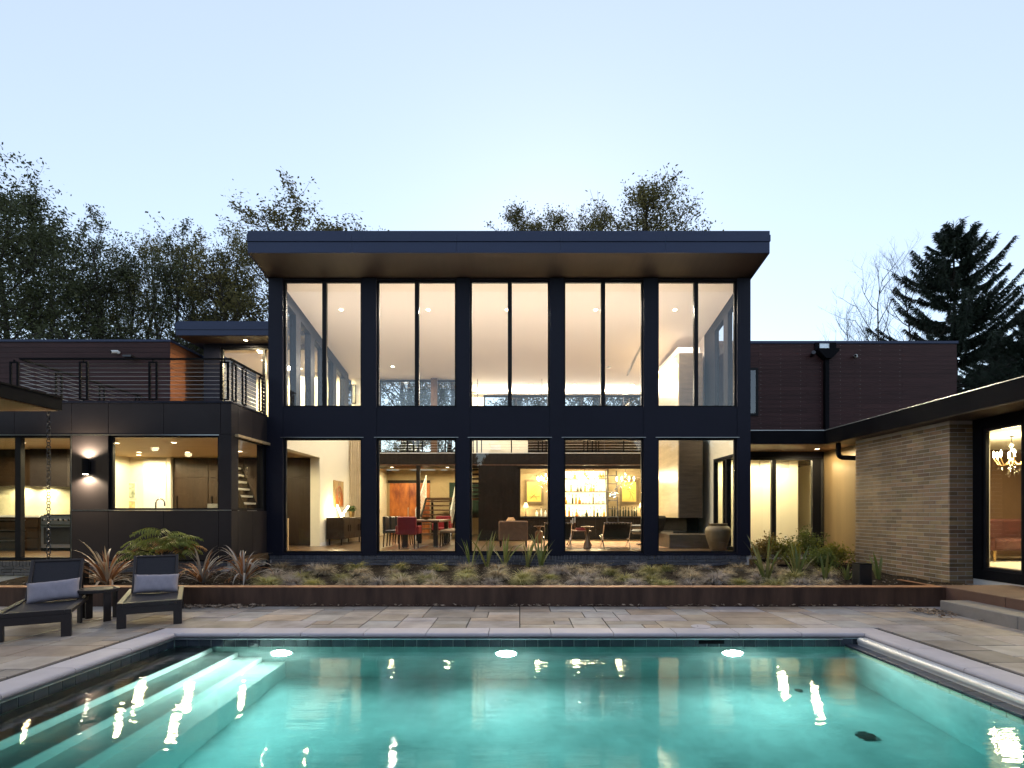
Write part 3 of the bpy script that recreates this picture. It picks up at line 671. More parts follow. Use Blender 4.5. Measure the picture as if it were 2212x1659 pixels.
for x in (-13.0, -12.3): 
    downlight(x, 14.1, 2.198 if x < -12.45 else 2.178, 22, 'small task light under the dark upper cabinets', 'task lights under the upper cabinets', 130, r=.03)
# open stair seen through the kitchen side window
ks = thing('kitchen_stair', 'pale open stair seen through the narrow side window of the kitchen', 'stair', (-8.1, 15.2, FLZ))
for k in range(11):
    bx('tread', whitep, ks, -8.22 + k*.085, -8.22 + k*.085 + .24, 14.9, 15.6, 2.75 - k*.2, 2.80 - k*.2)
fixn(MB().prism([(-8.17, 2.85), (-8.0, 2.85), (-7.02, .56), (-7.24, .56)], 14.86, 14.895, 'y').build('stringer', espresso, ks))
fixn(MB().prism([(-8.17, 2.85), (-8.0, 2.85), (-7.02, .56), (-7.24, .56)], 15.605, 15.64, 'y').build('stringer', espresso, ks))
# sconce
sx_ = X(192, KY); s_ = thing('wall_sconce', 'black up and down wall sconce glowing on the dark kitchen panel', 'wall lamp', (sx_, KY, 2.32))
bx('back_plate', black, s_, sx_ - .05, sx_ + .05, KY - .012, KY - .001, 2.38, 2.58)
b = MB(); b.lathe([(.065, 0), (.07, .0), (.07, .32), (.062, .32), (.062, .02), (.001, .02)], (sx_, KY - .085, 2.32), 18); b.build('shade', black, s_, True)
lens_s = emitmat('sconce_lens', (1, .86, .62), 30)
MB().lathe([(.05, 2.626), (.001, 2.627)], (sx_, KY - .085, 0), 14).build('bulb', lens_s, s_); MB().lathe([(.05, 2.316), (.001, 2.317)], (sx_, KY - .085, 0), 14).build('bulb', lens_s, s_)
for zz, rx in ((2.66, 180), (2.30, 0)):
    ld = bpy.data.lights.new('sconce_light', 'SPOT'); ld.energy = LK*70; ld.color = (1, .82, .56); ld.spot_size = R(150); ld.spot_blend = .5; ld.shadow_soft_size = .05
    link('lamp_light', ld, s_, (0, -.11, zz - 2.32), (R(rx - 8 if rx else 8), 0, 0))
# terrace railing
TR = thing('terrace_railing', 'dark terrace railing with horizontal steel cables above the kitchen', 'railing', (-8, KY + .1, 3.87))
RZ = Z(771, KY); fx0, fx1 = -10.66, -6.17; ry = KY + .10
def rpost(x, y, along_x=True):
    """a pair of flat posts welded into a narrow frame"""
    b = MB()
    for s in (-1, 1):
        if along_x: b.box(x + s*.075 - .022, x + s*.075 + .022, y - .012, y + .012, 3.94, RZ - .10)
        else: b.box(x - .012, x + .012, y + s*.075 - .022, y + s*.075 + .022, 3.94, RZ - .10)
    if along_x: b.box(x - .097, x + .097, y - .012, y + .012, RZ - .10, RZ - .07).box(x - .097, x + .097, y - .012, y + .012, 3.915, 3.94).box(x - .012, x + .012, y - .012, y + .012, 3.871, 3.915).box(x - .012, x + .012, y - .012, y + .012, RZ - .07, RZ - .03)
    else: b.box(x - .012, x + .012, y - .097, y + .097, RZ - .10, RZ - .07).box(x - .012, x + .012, y - .097, y + .097, 3.915, 3.94).box(x - .012, x + .012, y - .012, y + .012, 3.871, 3.915).box(x - .012, x + .012, y - .012, y + .012, RZ - .07, RZ - .03)
    b.build('post', black, TR)
for u in (31, 181, 331, 485): rpost(X(u, KY + .1), ry)
for y in (KY + .25, 12.2, 12.98): rpost(fx1, y, False)
for y in (12.6, 13.9, 15.2): rpost(fx0, y, False)
bx('handrail', black, TR, fx0, fx1 + .03, ry - .03, ry + .03, RZ - .03, RZ); bx('handrail', black, TR, fx1 - .03, fx1 + .03, ry + .031, FY - .01, RZ - .03, RZ); bx('handrail', black, TR, fx0 - .03, fx0 + .03, ry + .031, 15.49, RZ - .03, RZ)
for k in range(9):
    z = 3.97 + k*(RZ - .12 - 3.97)/8
    MB().tube([(fx0, ry, z), (fx1, ry, z)], .005, 5).build('cable', steel, TR); MB().tube([(fx1, ry, z), (fx1, FY - .01, z)], .005, 5).build('cable', steel, TR); MB().tube([(fx0, ry, z), (fx0, 15.49, z)], .005, 5).build('cable', steel, TR)

# ---------------------------------------------------------------- upper hall block beside the terrace
U = thing('terrace_hall', 'small flat roofed glazed hall opening onto the roof terrace', 'house', (-8, 16.05, 3.84))
UY = 16.05
bx('roof', fascia_m, U, X(380, 15.3), XL - .04, 15.3, 20, Z(724, 15.3), Z(704, 15.3)); bx('fascia', fascia_m, U, X(380, 15.3) - .02, XL - .04, 15.28, 15.299, Z(712, 15.3), Z(697, 15.3)); bx('roof_cap', fascia_m, U, X(380, 15.3) + .02, XL - .04, 15.32, 19.9, Z(704, 15.3) + .001, Z(693, 15.3))
soz = Z(724, 15.3)
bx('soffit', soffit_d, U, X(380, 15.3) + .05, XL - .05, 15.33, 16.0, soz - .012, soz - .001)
bx('column', facade, U, X(440, UY), X(475, UY), UY, UY + .2, 3.845, soz - .013); bx('header', facade, U, X(475, UY) + .001, XL - .05, UY, UY + .15, soz - .10, soz - .013)
window(U, X(475, UY) + .001, XL - .05, 3.845, soz - .101, UY + .05, [(-7.6, -7.52)], .06, .08)
bx('wall', facade, U, X(440, UY), X(440, UY) + .12, UY + .201, 20, 3.845, soz - .013); bx('wall', cream, U, X(440, UY) + .121, XL - .05, 19.0, 19.1, 3.845, soz)
bx('wall', cream, U, XL - .09, XL - .05, UY + .2, 19.0, 3.845, 4.6); bx('ceiling', white, U, X(440, UY) + .121, XL - .05, UY + .16, 18.99, soz - .11, soz - .02); bx('floor', woodfl, U, X(440, UY) + .13, XL - .05, UY + .16, 18.99, 3.70, 3.86)
downlight(X(588/1.0, 15.7) + .0 if False else X(531, 15.7), 15.7, soz - .013, 130, 'lit downlight in the soffit over the terrace door', None, 130)
for x, y in ((-8.2, 17.4), (-6.9, 17.6), (-7.4, 18.4)): downlight(x, y, soz - .112, 330, 'lit recessed downlight in the upper hall ceiling', 'downlights in the upper hall', 130)

# ---------------------------------------------------------------- timber clad block at far left
T = thing('timber_clad_block', 'flat roofed block clad in reddish horizontal timber behind the terrace', 'house', (-13, 15.5, 3.8))
TX = X(368, 15.5); ttop = Z(737, 15.5)
bx('core', black, T, -24, TX - .03, 15.53, 22, 3.845, ttop - .02)
bx('roof_cap', fascia_m, T, -24, TX + .03, 15.47, 22, ttop - .018, ttop + .045)
nb = 17; hb = (ttop - .02 - 3.845)/nb
for k in range(nb):
    bx('plank', browncl, T, -24, TX - .032, 15.505, 15.528, 3.845 + k*hb + .003, 3.845 + (k+1)*hb - .003)
    bx('plank', cedar, T, TX - .028, TX - .004, 15.504, 21.9, 3.845 + k*hb + .003, 3.845 + (k+1)*hb - .003)
bx('corner_board', browncl, T, TX - .03, TX + .002, 15.49, 15.503, 3.82, ttop - .02)
wv = window(T, -15.6, -14.62, 4.2, 5.15, 15.48, (), .05, .02, gm=mat('dusk_window', (.5, .55, .65), .1))
def seccam(u, v, d, label):
    x, z = X(u, d), Z(v, d); t = thing('security_camera', label, 'camera', (x, d, z))
    MB().tube([(x, d - .002, z), (x, d - .05, z)], .045, 12).build('mount', whitep, t, True)
    MB().tube([(x, d - .03, z + .02), (x - .10, d - .16, z - .02)], .045, 12).build('housing', whitep, t, True)
    MB().tube([(x - .10, d - .16, z - .02), (x - .108, d - .17, z - .023)], .036, 12).build('lens', black, t, True)
seccam(257, 762, 15.5, 'small white security camera on the timber block above the terrace')
fl = thing('floodlight', 'small dark floodlight on the timber block above the terrace railing', 'lamp', (X(290, 15.5), 15.5, Z(775, 15.5)))
x, z = X(290, 15.5), Z(775, 15.5)
bx('arm', black, fl, x - .02, x + .02, 15.38, 15.503, z - .02, z + .02); bx('head', darksteel, fl, x - .12, x + .12, 15.2, 15.38, z - .02, z + .03)

# ---------------------------------------------------------------- brown clad wing, right rear
CWD = 17.0
C = thing('brown_clad_wing', 'upper block clad in dark brown boards behind the glazed link', 'house', (9, CWD, 0))
cx0, cx1, ctop, cbot = 5.62, X(2067, CWD), Z(741, CWD), 3.3
bx('core', black, C, cx0, cx1 - .02, CWD + .03, 23, 3.0, ctop - .02)
bx('roof_cap', fascia_m, C, cx0, cx1 + .03, CWD - .03, 23, ctop - .018, ctop + .06)
nb = 26; hb = (ctop - .02 - cbot)/nb; rr = random.Random(5)
for k in range(nb):
    cuts = [7.45 + (.0 if k % 2 else 1.5) + 3.0*i for i in range(-1, 3)]
    xs = [cx0] + [c for c in cuts if cx0 + .3 < c < cx1 - .3] + [cx1]
    for a, c in zip(xs[:-1], xs[1:]): bx('plank', browncl, C, a + .002, c - .002, CWD, CWD + .028, cbot + k*hb + .0015, cbot + (k+1)*hb - .0015)
sm = MB()
for i in range(8):
    for k in range(0, nb, 1): sm.box(cx0 + 1.9 + i*.62 - .0045, cx0 + 1.9 + i*.62 + .0045, CWD - .003, CWD - .0005, cbot + (k+.5)*hb - .0045, cbot + (k+.5)*hb + .0045)
stuff(sm.build('screw_heads', drain_m, C))
wx0 = X(1600, CWD); window(C, wx0, X(1637, CWD), Z(898, CWD), Z(795, CWD), CWD - .035, (), .07, .03, gm=glassmat('dark_window', (.1, .12, .15), 2.5))
# scupper, leader head and downspout
dp = thing('rain_leader', 'black leader head and downspout on the brown clad wing', 'downspout', (X(1782, CWD), CWD, 3.5))
x = X(1782, CWD)
fixn(MB().prism([(x - .32, Z(757, CWD)), (x + .32, Z(757, CWD)), (x + .30, Z(763, CWD)), (x + .09, Z(778, CWD)), (x - .09, Z(778, CWD)), (x - .30, Z(763, CWD))], CWD - .25, CWD - .004, 'y').build('leader_head', black, dp))
bx('downspout', black, dp, x - .06, x + .06, CWD - .14, CWD - .02, 3.52, Z(778, CWD) - .001)
sb = MB().box(x - .33, x - .19, CWD - .05, CWD - .004, Z(757, CWD), Z(741, CWD)).box(x + .13, x + .33, CWD - .05, CWD - .004, Z(757, CWD), Z(741, CWD)); sb.build('scupper_frame', black, dp)
bx('scupper_opening', mat('pale_metal', (.75, .8, .85), .3, .3), dp, x - .19, x + .13, CWD - .02, CWD - .004, Z(756, CWD), Z(742, CWD))
seccam(1848, 770, CWD, 'small white security camera on the brown clad wing')
x, z = X(1752, CWD), Z(768, CWD); sp = thing('wall_spotlight', 'small dark spotlight beside the leader head', 'lamp', (x, CWD, z)); bx('bracket', black, sp, x - .03, x + .03, CWD - .08, CWD - .002, z - .04, z + .04); MB().tube([(x, CWD - .081, z), (x - .05, CWD - .25, z + .03)], .06, 10).build('head', darksteel, sp, True)

# ---------------------------------------------------------------- glazed link
LY = 14.9; G = thing('glazed_link', 'low glazed link corridor between the tall block and the brick wing', 'house', (7, LY, 0))
ltop = 3.525
bx('roof', facade, G, XR + .01, 9.5, 13.29, CWD - .01, 3.20, 3.50); bx('fascia', black, G, XR + .01, 7.43, 13.262, 13.289, 3.19, 3.508); bx('drip_edge', steel, G, XR + .01, 7.43, 13.25, 13.3, 3.51, ltop)
bx('soffit', soffit, G, XR + .01, 8.29, 13.30, LY, 3.18, 3.199)
bx('header', facade, G, XR + .01, 8.29, LY, LY + .15, 3.02, 3.179)
window(G, XR + .01, 8.26, .45, 3.019, LY + .04, [(X(1669, LY), X(1678, LY)), (X(1757, LY), X(1770, LY))], .06, .08)
bx('floor', woodfl, G, XR + .01, 9.4, LY + .01, 21, .40, FLZ - .11); bx('ceiling', white, G, XR - .05, 9.4, LY + .16, 21, 3.14, 3.179)
bx('wall', cream, G, XR - .05, X(1724, 16.4), 16.4, 16.5, .43, 3.139)
bx('wall', cream, G, X(1724, 16.4) - .1, X(1724, 16.4), 16.5, 20.5, .43, 3.139); bx('wall', cream, G, X(1760, 16.0) + .35, 9.2, 15.9, 16.0, .43, 3.139)
bx('wall', cream, G, 7.9, 11.5, 20.5, 20.6, .43, 3.139); bx('door', dkwood, G, X(1733, 20.4), X(1745, 20.4), 20.44, 20.49, .44, 2.7); bx('door_frame', whitep, G, X(1730, 20.4), X(1733, 20.4) - .001, 20.46, 20.499, .44, 2.8)
bx('wall', cream, G, 9.1, 9.2, LY + .2, 20.5, .43, 3.139); bx('foundation', mortar_g, G, XR + .01, 8.29, LY + .03, LY + .2, -.02, .449)
gv = bx('vent_grille', mat('grille', (.5, .45, .36), .5), G, X(1640, 16.39), X(1705, 16.39), 16.385, 16.399, Z(1011, 16.39), Z(990, 16.39))
for u, v in ((1698, 1161), (1636, 1227 - 52)): bx('outlet_plate', whitep, G, X(u, 16.39) - .04, X(u, 16.39) + .04, 16.388, 16.399, Z(v, 16.39) - .06, Z(v, 16.39) + .06)
for x, y in ((6.4, 15.7), (7.6, 15.7), (8.6, 17.5), (8.7, 19.2)): downlight(x, y, 3.138, 110, 'lit recessed downlight in the white link ceiling', 'downlights in the glazed link', 130)
downlight(7.75, 14.2, 3.178, 60, 'lit recessed downlight in the link soffit beside the golden panels', None, 140)

# ---------------------------------------------------------------- brick wing, right front
B = thing('brick_wing', 'low tan brick wing with a deep dark eave on the right', 'house', (8.5, 9, 0))
BX, BY0, BY1, BZ = 7.75, 9.84, 12.58, 3.17
bx('roof', black, B, 7.45, 14, 3.2, 13.26, 3.20, 3.50); bx('fascia', black, B, 7.43, 7.449, 3.2, 13.26, 3.19, 3.508); bx('drip_edge', steel, B, 7.42, 7.46, 3.2, 13.24, 3.51, ltop)
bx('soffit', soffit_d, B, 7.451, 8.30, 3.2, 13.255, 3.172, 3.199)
bx('wall_core', mortar_g, B, BX + .005, 8.30, BY0 - .006, BY1, -.02, BZ)
for k, (a, c) in enumerate(((BY1, 13.1), (13.1, LY - .02))):
    bx('metal_panel', gold, B, 8.30, 8.325, a + .004, c - .004, .50, 3.17, .003)
bx('panel_core', black, B, 8.327, 8.5, BY1, LY + .2, .4, 3.17)
bx('foundation', mortar_g, B, 8.30, 8.45, BY1, LY, -.02, .399); plinth(B, BY1 + .02, LY - .03, 8.262, .48, -90, True)
# bricks: long face (x = BX), return face (y = BY0)
rb = random.Random(11)
bl, bh = .302, .076
bme = [MB().cbox(0, .03, -w_/2, w_/2, -.0325, .0325, .002).mesh('brick', brick_tan) for w_ in (.291, .145)]
rme = [MB().cbox(-w_/2, w_/2, 0, .03, -.0325, .0325, .002).mesh('brick', brick_tan) for w_ in (.291, .145)]
cand = []
rows = int((BZ - .0)/bh)
for r_ in range(rows):
    z = .03 + r_*bh
    off = (0, .151)[r_ % 2]
    y = BY0 + .021
    first = True
    while y < BY1 - .02:
        L_ = .145 if (first and off) else .291
        L_ = min(L_, BY1 - y)
        if L_ > .13: cand.append(('b', 0 if L_ > .2 else 1, y + L_/2, z))
        y += (bl if L_ > .2 else .156); first = False
    x = BX + .002; first = True
    while x < 8.10:
        L_ = .145 if (first and not off) else .291
        cand.append(('r', 0 if L_ > .2 else 1, x + L_/2, z)); x += (bl if L_ > .2 else .156); first = False
cand.sort(key=lambda c: -(c[0] == 'r')*5 + c[2] if c[0] == 'b' else c[2]*.01)
rest = MB(); rest_mats = None; nbk = 0
for kind, k, s_, z in cand:
    vis = z > .28 or s_ < 10.0 or kind == 'r'
    if nbk < 300 and vis:
        if kind == 'b': link('brick', bme[k], B, Vector((BX, s_, z)) - wloc(B))
        else: link('brick', rme[k], B, Vector((s_, BY0 - .012, z)) - wloc(B))
        nbk += 1
    else:
        w_ = (.291, .145)[k]
        if kind == 'b': rest.cbox(BX, BX + .03, s_ - w_/2, s_ + w_/2, z - .0325, z + .0325, .002)
        else: rest.cbox(s_ - w_/2, s_ + w_/2, BY0 - .012, BY0 + .018, z - .0325, z + .0325, .002)
# colour of the joined far bricks varies brick by brick through a fine cell pattern
bf = mat('tan_brick_far', (.25, .165, .092), .65, var=.2, vs=5, bump=.35, bs=60)
t_ = bf.node_tree; gn = t_.nodes.new('ShaderNodeNewGeometry'); hs = t_.nodes.new('ShaderNodeHueSaturation'); mr = t_.nodes.new('ShaderNodeMapRange'); mr.inputs['To Min'].default_value = .7; mr.inputs['To Max'].default_value = 1.3
pb = t_.nodes['Principled BSDF']; src = pb.inputs['Base Color'].links[0].from_socket
t_.links.new(gn.outputs['Random Per Island'], mr.inputs['Value']); t_.links.new(mr.outputs[0], hs.inputs['Value']); t_.links.new(src, hs.inputs['Color']); t_.links.new(hs.outputs[0], pb.inputs['Base Color'])
stuff(rest.build('brickwork', bf, B))
# window wall
WX = 8.17
bx('window_wall', black, B, WX, WX + .12, 9.64, BY0 + .0, .33, 3.171); bx('window_wall', black, B, WX, WX + .12, 3.4, 6.10, .33, 3.171)
bx('window_wall', black, B, WX, WX + .12, 6.101, 9.639, .33, .50); bx('window_wall', black, B, WX, WX + .12, 6.101, 9.639, 2.99, 3.171)
for k in range(4):
    y1 = 9.638 - k*.92; window_side(B, y1 - .776, y1, .501, 2.989, WX + .03, (), .05, .06)
    if k < 3: bx('window_wall', black, B, WX, WX + .12, y1 - .918, y1 - .778, .501, 2.989)
bx('foundation', mortar_g, B, WX + .01, WX + .12, 3.4, BY0 - .015, -.02, .329)
bx('floor', woodfl, B, WX + .12, 14, 3.4, 12.9, .40, FLZ - .03); bx('ceiling', cream, B, WX + .12, 14, 3.4, 12.9, 3.0, 3.16)
brown_wall = mat('brown_wall', (.13, .075, .04), .7, var=.1)
bx('wall', brown_wall, B, 8.52, 14, 12.9, 13.0, .40, 3.16); bx('wall', brown_wall, B, 13.9, 14, 3.4, 12.9, .52, 3.0); bx('wall', taupe, B, 8.31, 14, 3.3, 3.4, .52, 3.0)
bx('wall', cream, B, 8.31, 8.51, 9.86, 12.9, .52, 3.0)
rgd = downlight(10.2, 10.2, 2.998, 90, 'lit recessed downlight in the brick wing ceiling near the window', 'downlights in the brick wing', 130); downlight(11.4, 8.4, 2.998, 100, 'lit recessed downlight in the brick wing ceiling near the window', 'downlights in the brick wing', 140); downlight(9.3, 9.2, 2.998, 80, 'lit recessed downlight in the brick wing ceiling near the window', 'downlights in the brick wing', 140)
# stone steps at the brick wing
s1m = mat('granite_step', (.22, .20, .19), .7, var=.12, vs=6, bump=.3); s2m = mat('brown_sandstone', (.12, .060, .042), .7, var=.15, vs=3, bump=.3)
t = thing('door_steps', 'low grey and brown stone steps along the brick wing', 'steps', (7.2, 7, 0))
for k in range(4): bx('step', s1m, t, 6.42, 6.856, 8.33 - (k+1)*1.3, 8.33 - k*1.3 - .004, -.02, .17, .008); bx('step', s2m, t, 6.86, 8.12, 9.0 - (k+1)*1.3, 9.0 - k*1.3 - .004, -.02, .315, .008)
# downspout elbow at the brick corner
t = thing('eave_downpipe', 'short black bent downpipe at the back corner of the brick wall', 'downpipe', (7.62, 12.75, 3.0))
pts = [(7.60, 13.0, 3.17), (7.60, 13.0, 2.95)] + [(7.60 + .10*(1 - math.cos(R(a))), 13.0, 2.95 - .12*math.sin(R(a))) for a in range(15, 91, 15)] + [(8.29, 13.0, 2.80)]
MB().tube(pts, .055, 12).build('pipe', black, t, True)

# ---------------------------------------------------------------- canopy roof at far left with rain chain
cn = thing('canopy_roof', 'dark flat canopy roof with a lit wood soffit at the left edge', 'canopy', (-10, 8, 0))
bx('roof', black, cn, -13, -8.65, 5.0, 10.3, 3.44, 3.66); bx('roof_edge', black, cn, -13, -8.63, 4.98, 10.32, 3.661, 3.69)
for k in range(28): bx('soffit_board', soffit, cn, -12.9, -8.70, 5.05 + k*.186, 5.05 + (k+1)*.186 - .004, 3.42, 3.439)
for y in (5.4, 9.9): bx('post', black, cn, -12.2, -12.05, y, y + .15, -.06, 3.419)
for y in (5.8, 7.4, 9.3): downlight(-10.6, y, 3.418, 42, 'lit recessed downlight in the canopy soffit', 'downlights in the canopy soffit', 140)
ch = thing('rain_chain', 'dark rain chain of round links hanging from the canopy corner', 'rain chain', (X(105, 10.2), 10.2, .25))
tor = MB(); nR, nr = 14, 5
for i in range(nR):
    for j in range(nr):
        a, b2 = 2*math.pi*i/nR, 2*math.pi*j/nr
        tor.v.append(((.034 + .008*math.cos(b2))*math.cos(a), .008*math.sin(b2), (.034 + .008*math.cos(b2))*math.sin(a)))
for i in range(nR):
    for j in range(nr): tor.f.append((i*nr + j, ((i+1) % nR)*nr + j, ((i+1) % nR)*nr + (j+1) % nr, i*nr + (j+1) % nr))
tm = tor.mesh('chain_link', darksteel, True)
n = int((3.42 - .28)/.058)
for k in range(n): link('chain_link', tm, ch, (0, 0, .05 + k*.058), (0, 0, R(90*(k % 2) + 8)))
# ================================================================== INTERIOR FURNISHINGS
brown_up = mat('brown_upholstery', (.16, .085, .045), .75, var=.12, vs=8, bump=.15, bs=150)
blackle = mat('black_leather', (.018, .017, .016), .38, var=.2, vs=5)
redle = mat('red_leather', (.26, .018, .02), .45, var=.15, vs=4)
brass = mat('aged_brass', (.45, .30, .13), .3, .9, var=.15)
bronze = mat('bronze', (.20, .12, .07), .3, .8, var=.2)
shade_m = mat('lamp_shade', (.75, .6, .35), .8, emis=1.6, ecol=(1, .72, .36))
crystal = glassmat('crystal', (.9, .88, .82), 3.0)
bulb_m = emitmat('flame_bulb', (1, .80, .48), 55)
clearg = glassmat('bottle_glass', (.90, .93, .90), 2.0)
mirror = mat('shelf_back', (.72, .62, .40), .35, var=.2, vs=2)
# --- bar
bar = thing('bar_cabinet', 'dark wood bar cabinet with counter and lit bottle shelves', 'bar', (2.3, 19.9, FLZ))
bx('cabinet_body', espresso, bar, .02, 4.78, 19.62, 20.18, FLZ, 1.34); bx('countertop', darksteel, bar, .01, 4.79, 19.58, 20.19, 1.341, 1.385)
for k in range(7): bx('cabinet_door', espresso, bar, .03 + k*.677, .03 + (k+1)*.677 - .006, 19.598, 19.6195, FLZ + .08, 1.32, .003)
SX0, SX1 = 1.31, 3.24
lit = mat('lit_shelf_panel', (.85, .72, .42), .5, var=.25, vs=3, emis=1.1, ecol=(1, .76, .38))
bx('lit_back_panel', lit, bar, SX0 + .03, SX1 - .03, 20.17, 20.198, 1.39, 3.06)
bx('side_frame', espresso, bar, SX0, SX0 + .028, 19.9, 20.198, 1.386, 3.10); bx('side_frame', espresso, bar, SX1 - .028, SX1, 19.9, 20.198, 1.386, 3.10); bx('top_frame', midwood, bar, SX0, SX1, 19.9, 20.198, 3.101, 3.14)
shz = [1.857, 2.305, 2.775]
for z in shz: bx('shelf', midwood, bar, SX0 + .029, SX1 - .029, 19.92, 20.169, z - .03, z)
for z in shz + [3.1]:
    ld = bpy.data.lights.new('shelf_light', 'AREA'); ld.shape = 'RECTANGLE'; ld.size = 1.8; ld.size_y = .03; ld.energy = LK*9; ld.color = WARM
    link('shelf_light', ld, bar, Vector(((SX0+SX1)/2, 19.95, z - .036)) - wloc(bar), (R(-25), 0, 0))
# bottles
bcol = [mat('bottle_clear', (.75, .78, .72), .08, spec=.8, var=.1), mat('bottle_amber', (.45, .14, .02), .1, spec=.8), mat('bottle_dark', (.03, .035, .02), .1, spec=.8), mat('bottle_pale', (.82, .76, .58), .15, spec=.8), mat('bottle_gold', (.55, .33, .06), .12, spec=.8)]
capm = black; labm = mat('paper_label', (.75, .70, .58), .7)
profs = [[(.036, 0), (.038, .01), (.038, .19), (.014, .235), (.013, .29), (.015, .30)], [(.045, 0), (.048, .02), (.048, .13), (.018, .17), (.015, .22), (.018, .23)], [(.032, 0), (.032, .22), (.012, .26), (.012, .33), (.014, .335)], [(.055, 0), (.06, .03), (.058, .11), (.02, .15), (.017, .19), (.02, .20)]]
btl = {}
def bottle(x, y, z, pi, ci, label, grp):
    if (pi, ci) not in btl:
        btl[pi, ci] = MB().lathe(profs[pi], (0, 0, 0), 10).mesh('bottle', bcol[ci], True); h = profs[pi][-1][1]
        btl['c', pi] = MB().lathe([(.016, 0), (.016, .03)], (0, 0, h), 8).mesh('cap', capm, True)
    o = tag(link('bottle', btl[pi, ci], None, (x, y, z)), label, 'bottle', grp)
    link('cap', btl['c', pi], o)
rb = random.Random(21)
for sname, z in (('top', shz[2]), ('second', shz[1]), ('third', shz[0]), ('counter', 1.385)):
    x = SX0 + .10
    lab = {'top': 'liquor bottle standing on the top lit bar shelf', 'second': 'liquor bottle standing on the middle lit bar shelf', 'third': 'liquor bottle standing on the lowest lit bar shelf', 'counter': 'liquor bottle standing on the bar counter below the shelves'}[sname]
    while x < SX1 - .08:
        bottle(x, 20.05 + rb.uniform(-.04, .03), z, rb.randrange(4), rb.choice([0, 0, 3, 3, 1, 1, 2, 4]), lab, 'bottles on the bar, %s row' % sname); x += rb.uniform(.10, .145)
x = 3.4
while x < 4.3:
    bottle(x, 20.0 + rb.uniform(-.08, .05), 1.385, rb.choice([0, 2]), 2, 'dark wine bottle grouped beside the bar table lamp', 'dark wine bottles on the bar'); x += rb.uniform(.085, .12)
for x in (.62, .78, .94): bottle(x, 19.95, 1.385, 1 if x != .78 else 0, 0, 'clear decanter on the bar counter under the bird picture', 'decanters on the bar')
def picture(xc, z0, z1, w_, label, strokes):
    t = thing('framed_drawing', label, 'picture', (xc, 20.15, z0))
    gy = mat('yellow_paper', (.66, .50, .12), .6, var=.05) if 'yellow_paper' not in MATS else MATS['yellow_paper']
    fm = mat('silver_wood_frame', (.20, .15, .09), .4, .4, var=.2) if 'silver_wood_frame' not in MATS else MATS['silver_wood_frame']
    a, c = xc - w_/2, xc + w_/2; f = .09
    b = MB().box(a-f, c+f, 20.15, 20.199, z1, z1+f).box(a-f, c+f, 20.15, 20.199, z0-f, z0).box(a-f, a, 20.15, 20.199, z0, z1).box(c, c+f, 20.15, 20.199, z0, z1); b.build('frame', fm, t)
    bx('paper', gy, t, a + .001, c - .001, 20.18, 20.195, z0 + .001, z1 - .001)
    ink = MATS.get('brown_ink') or mat('brown_ink', (.14, .09, .03), .8)
    b = MB()
    for st in strokes: b.tube([(xc + px, 20.177, z0 + (z1-z0)*pz) for px, pz in st], .006, 4)
    b.build('drawing', ink, t)
bird = [[(.02, .28), (-.10, .40), (-.12, .55), (-.02, .72), (.10, .84), (.16, .88), (.20, .84), (.16, .80), (.15, .66), (.08, .48), (.02, .38), (-.10, .22), (-.16, .12), (-.10, .18), (.0, .34)], [(-.06, .50), (.0, .60), (.06, .70)], [(-.04, .44), (.04, .56), (.09, .68)], [(.02, .38), (.03, .26), (-.03, .22)], [(.03, .26), (.08, .23)], [(-.18, .24), (.0, .24), (.2, .27)], [(.05, .24), (.10, .10)]]
picture(X(1154, 20.18), Z(1087, 20.18) + .06, Z(1040, 20.18) - .02, .52, 'yellow bird drawing in a dark frame left of the bar shelves', bird)
branch = [[(-.1, .72), (.0, .55), (.08, .40), (.14, .2), (.16, .05)], [(.0, .55), (.10, .50), (.2, .38)], [(.05, .46), (.06, .3), (.03, .15)], [(-.05, .62), (.08, .62), (.2, .55)]]
picture(X(1359, 20.18), Z(1087, 20.18) + .06, Z(1040, 20.18) - .02, .52, 'yellow branch drawing in a dark frame right of the bar shelves', branch)
def table_lamp(x, y, z, label, p=7):
    t = thing('table_lamp', label, 'lamp', (x, y, z))
    MB().lathe([(.05, 0), (.05, .015), (.015, .03), (.012, .12), (.022, .16), (.010, .20), (.008, .34)], (x, y, z), 12).build('base', bronze, t, True)
    MB().lathe([(.10, .33), (.045, .50), (.044, .50), (.099, .33)], (x, y, z), 14).build('shade', shade_m, t, True); bulb(t, (x, y, z + .31), p)
table_lamp(.22, 19.95, 1.385, 'small table lamp on the bar beside the bird drawing'); table_lamp(4.45, 19.95, 1.385, 'small table lamp on the bar beside the branch drawing')
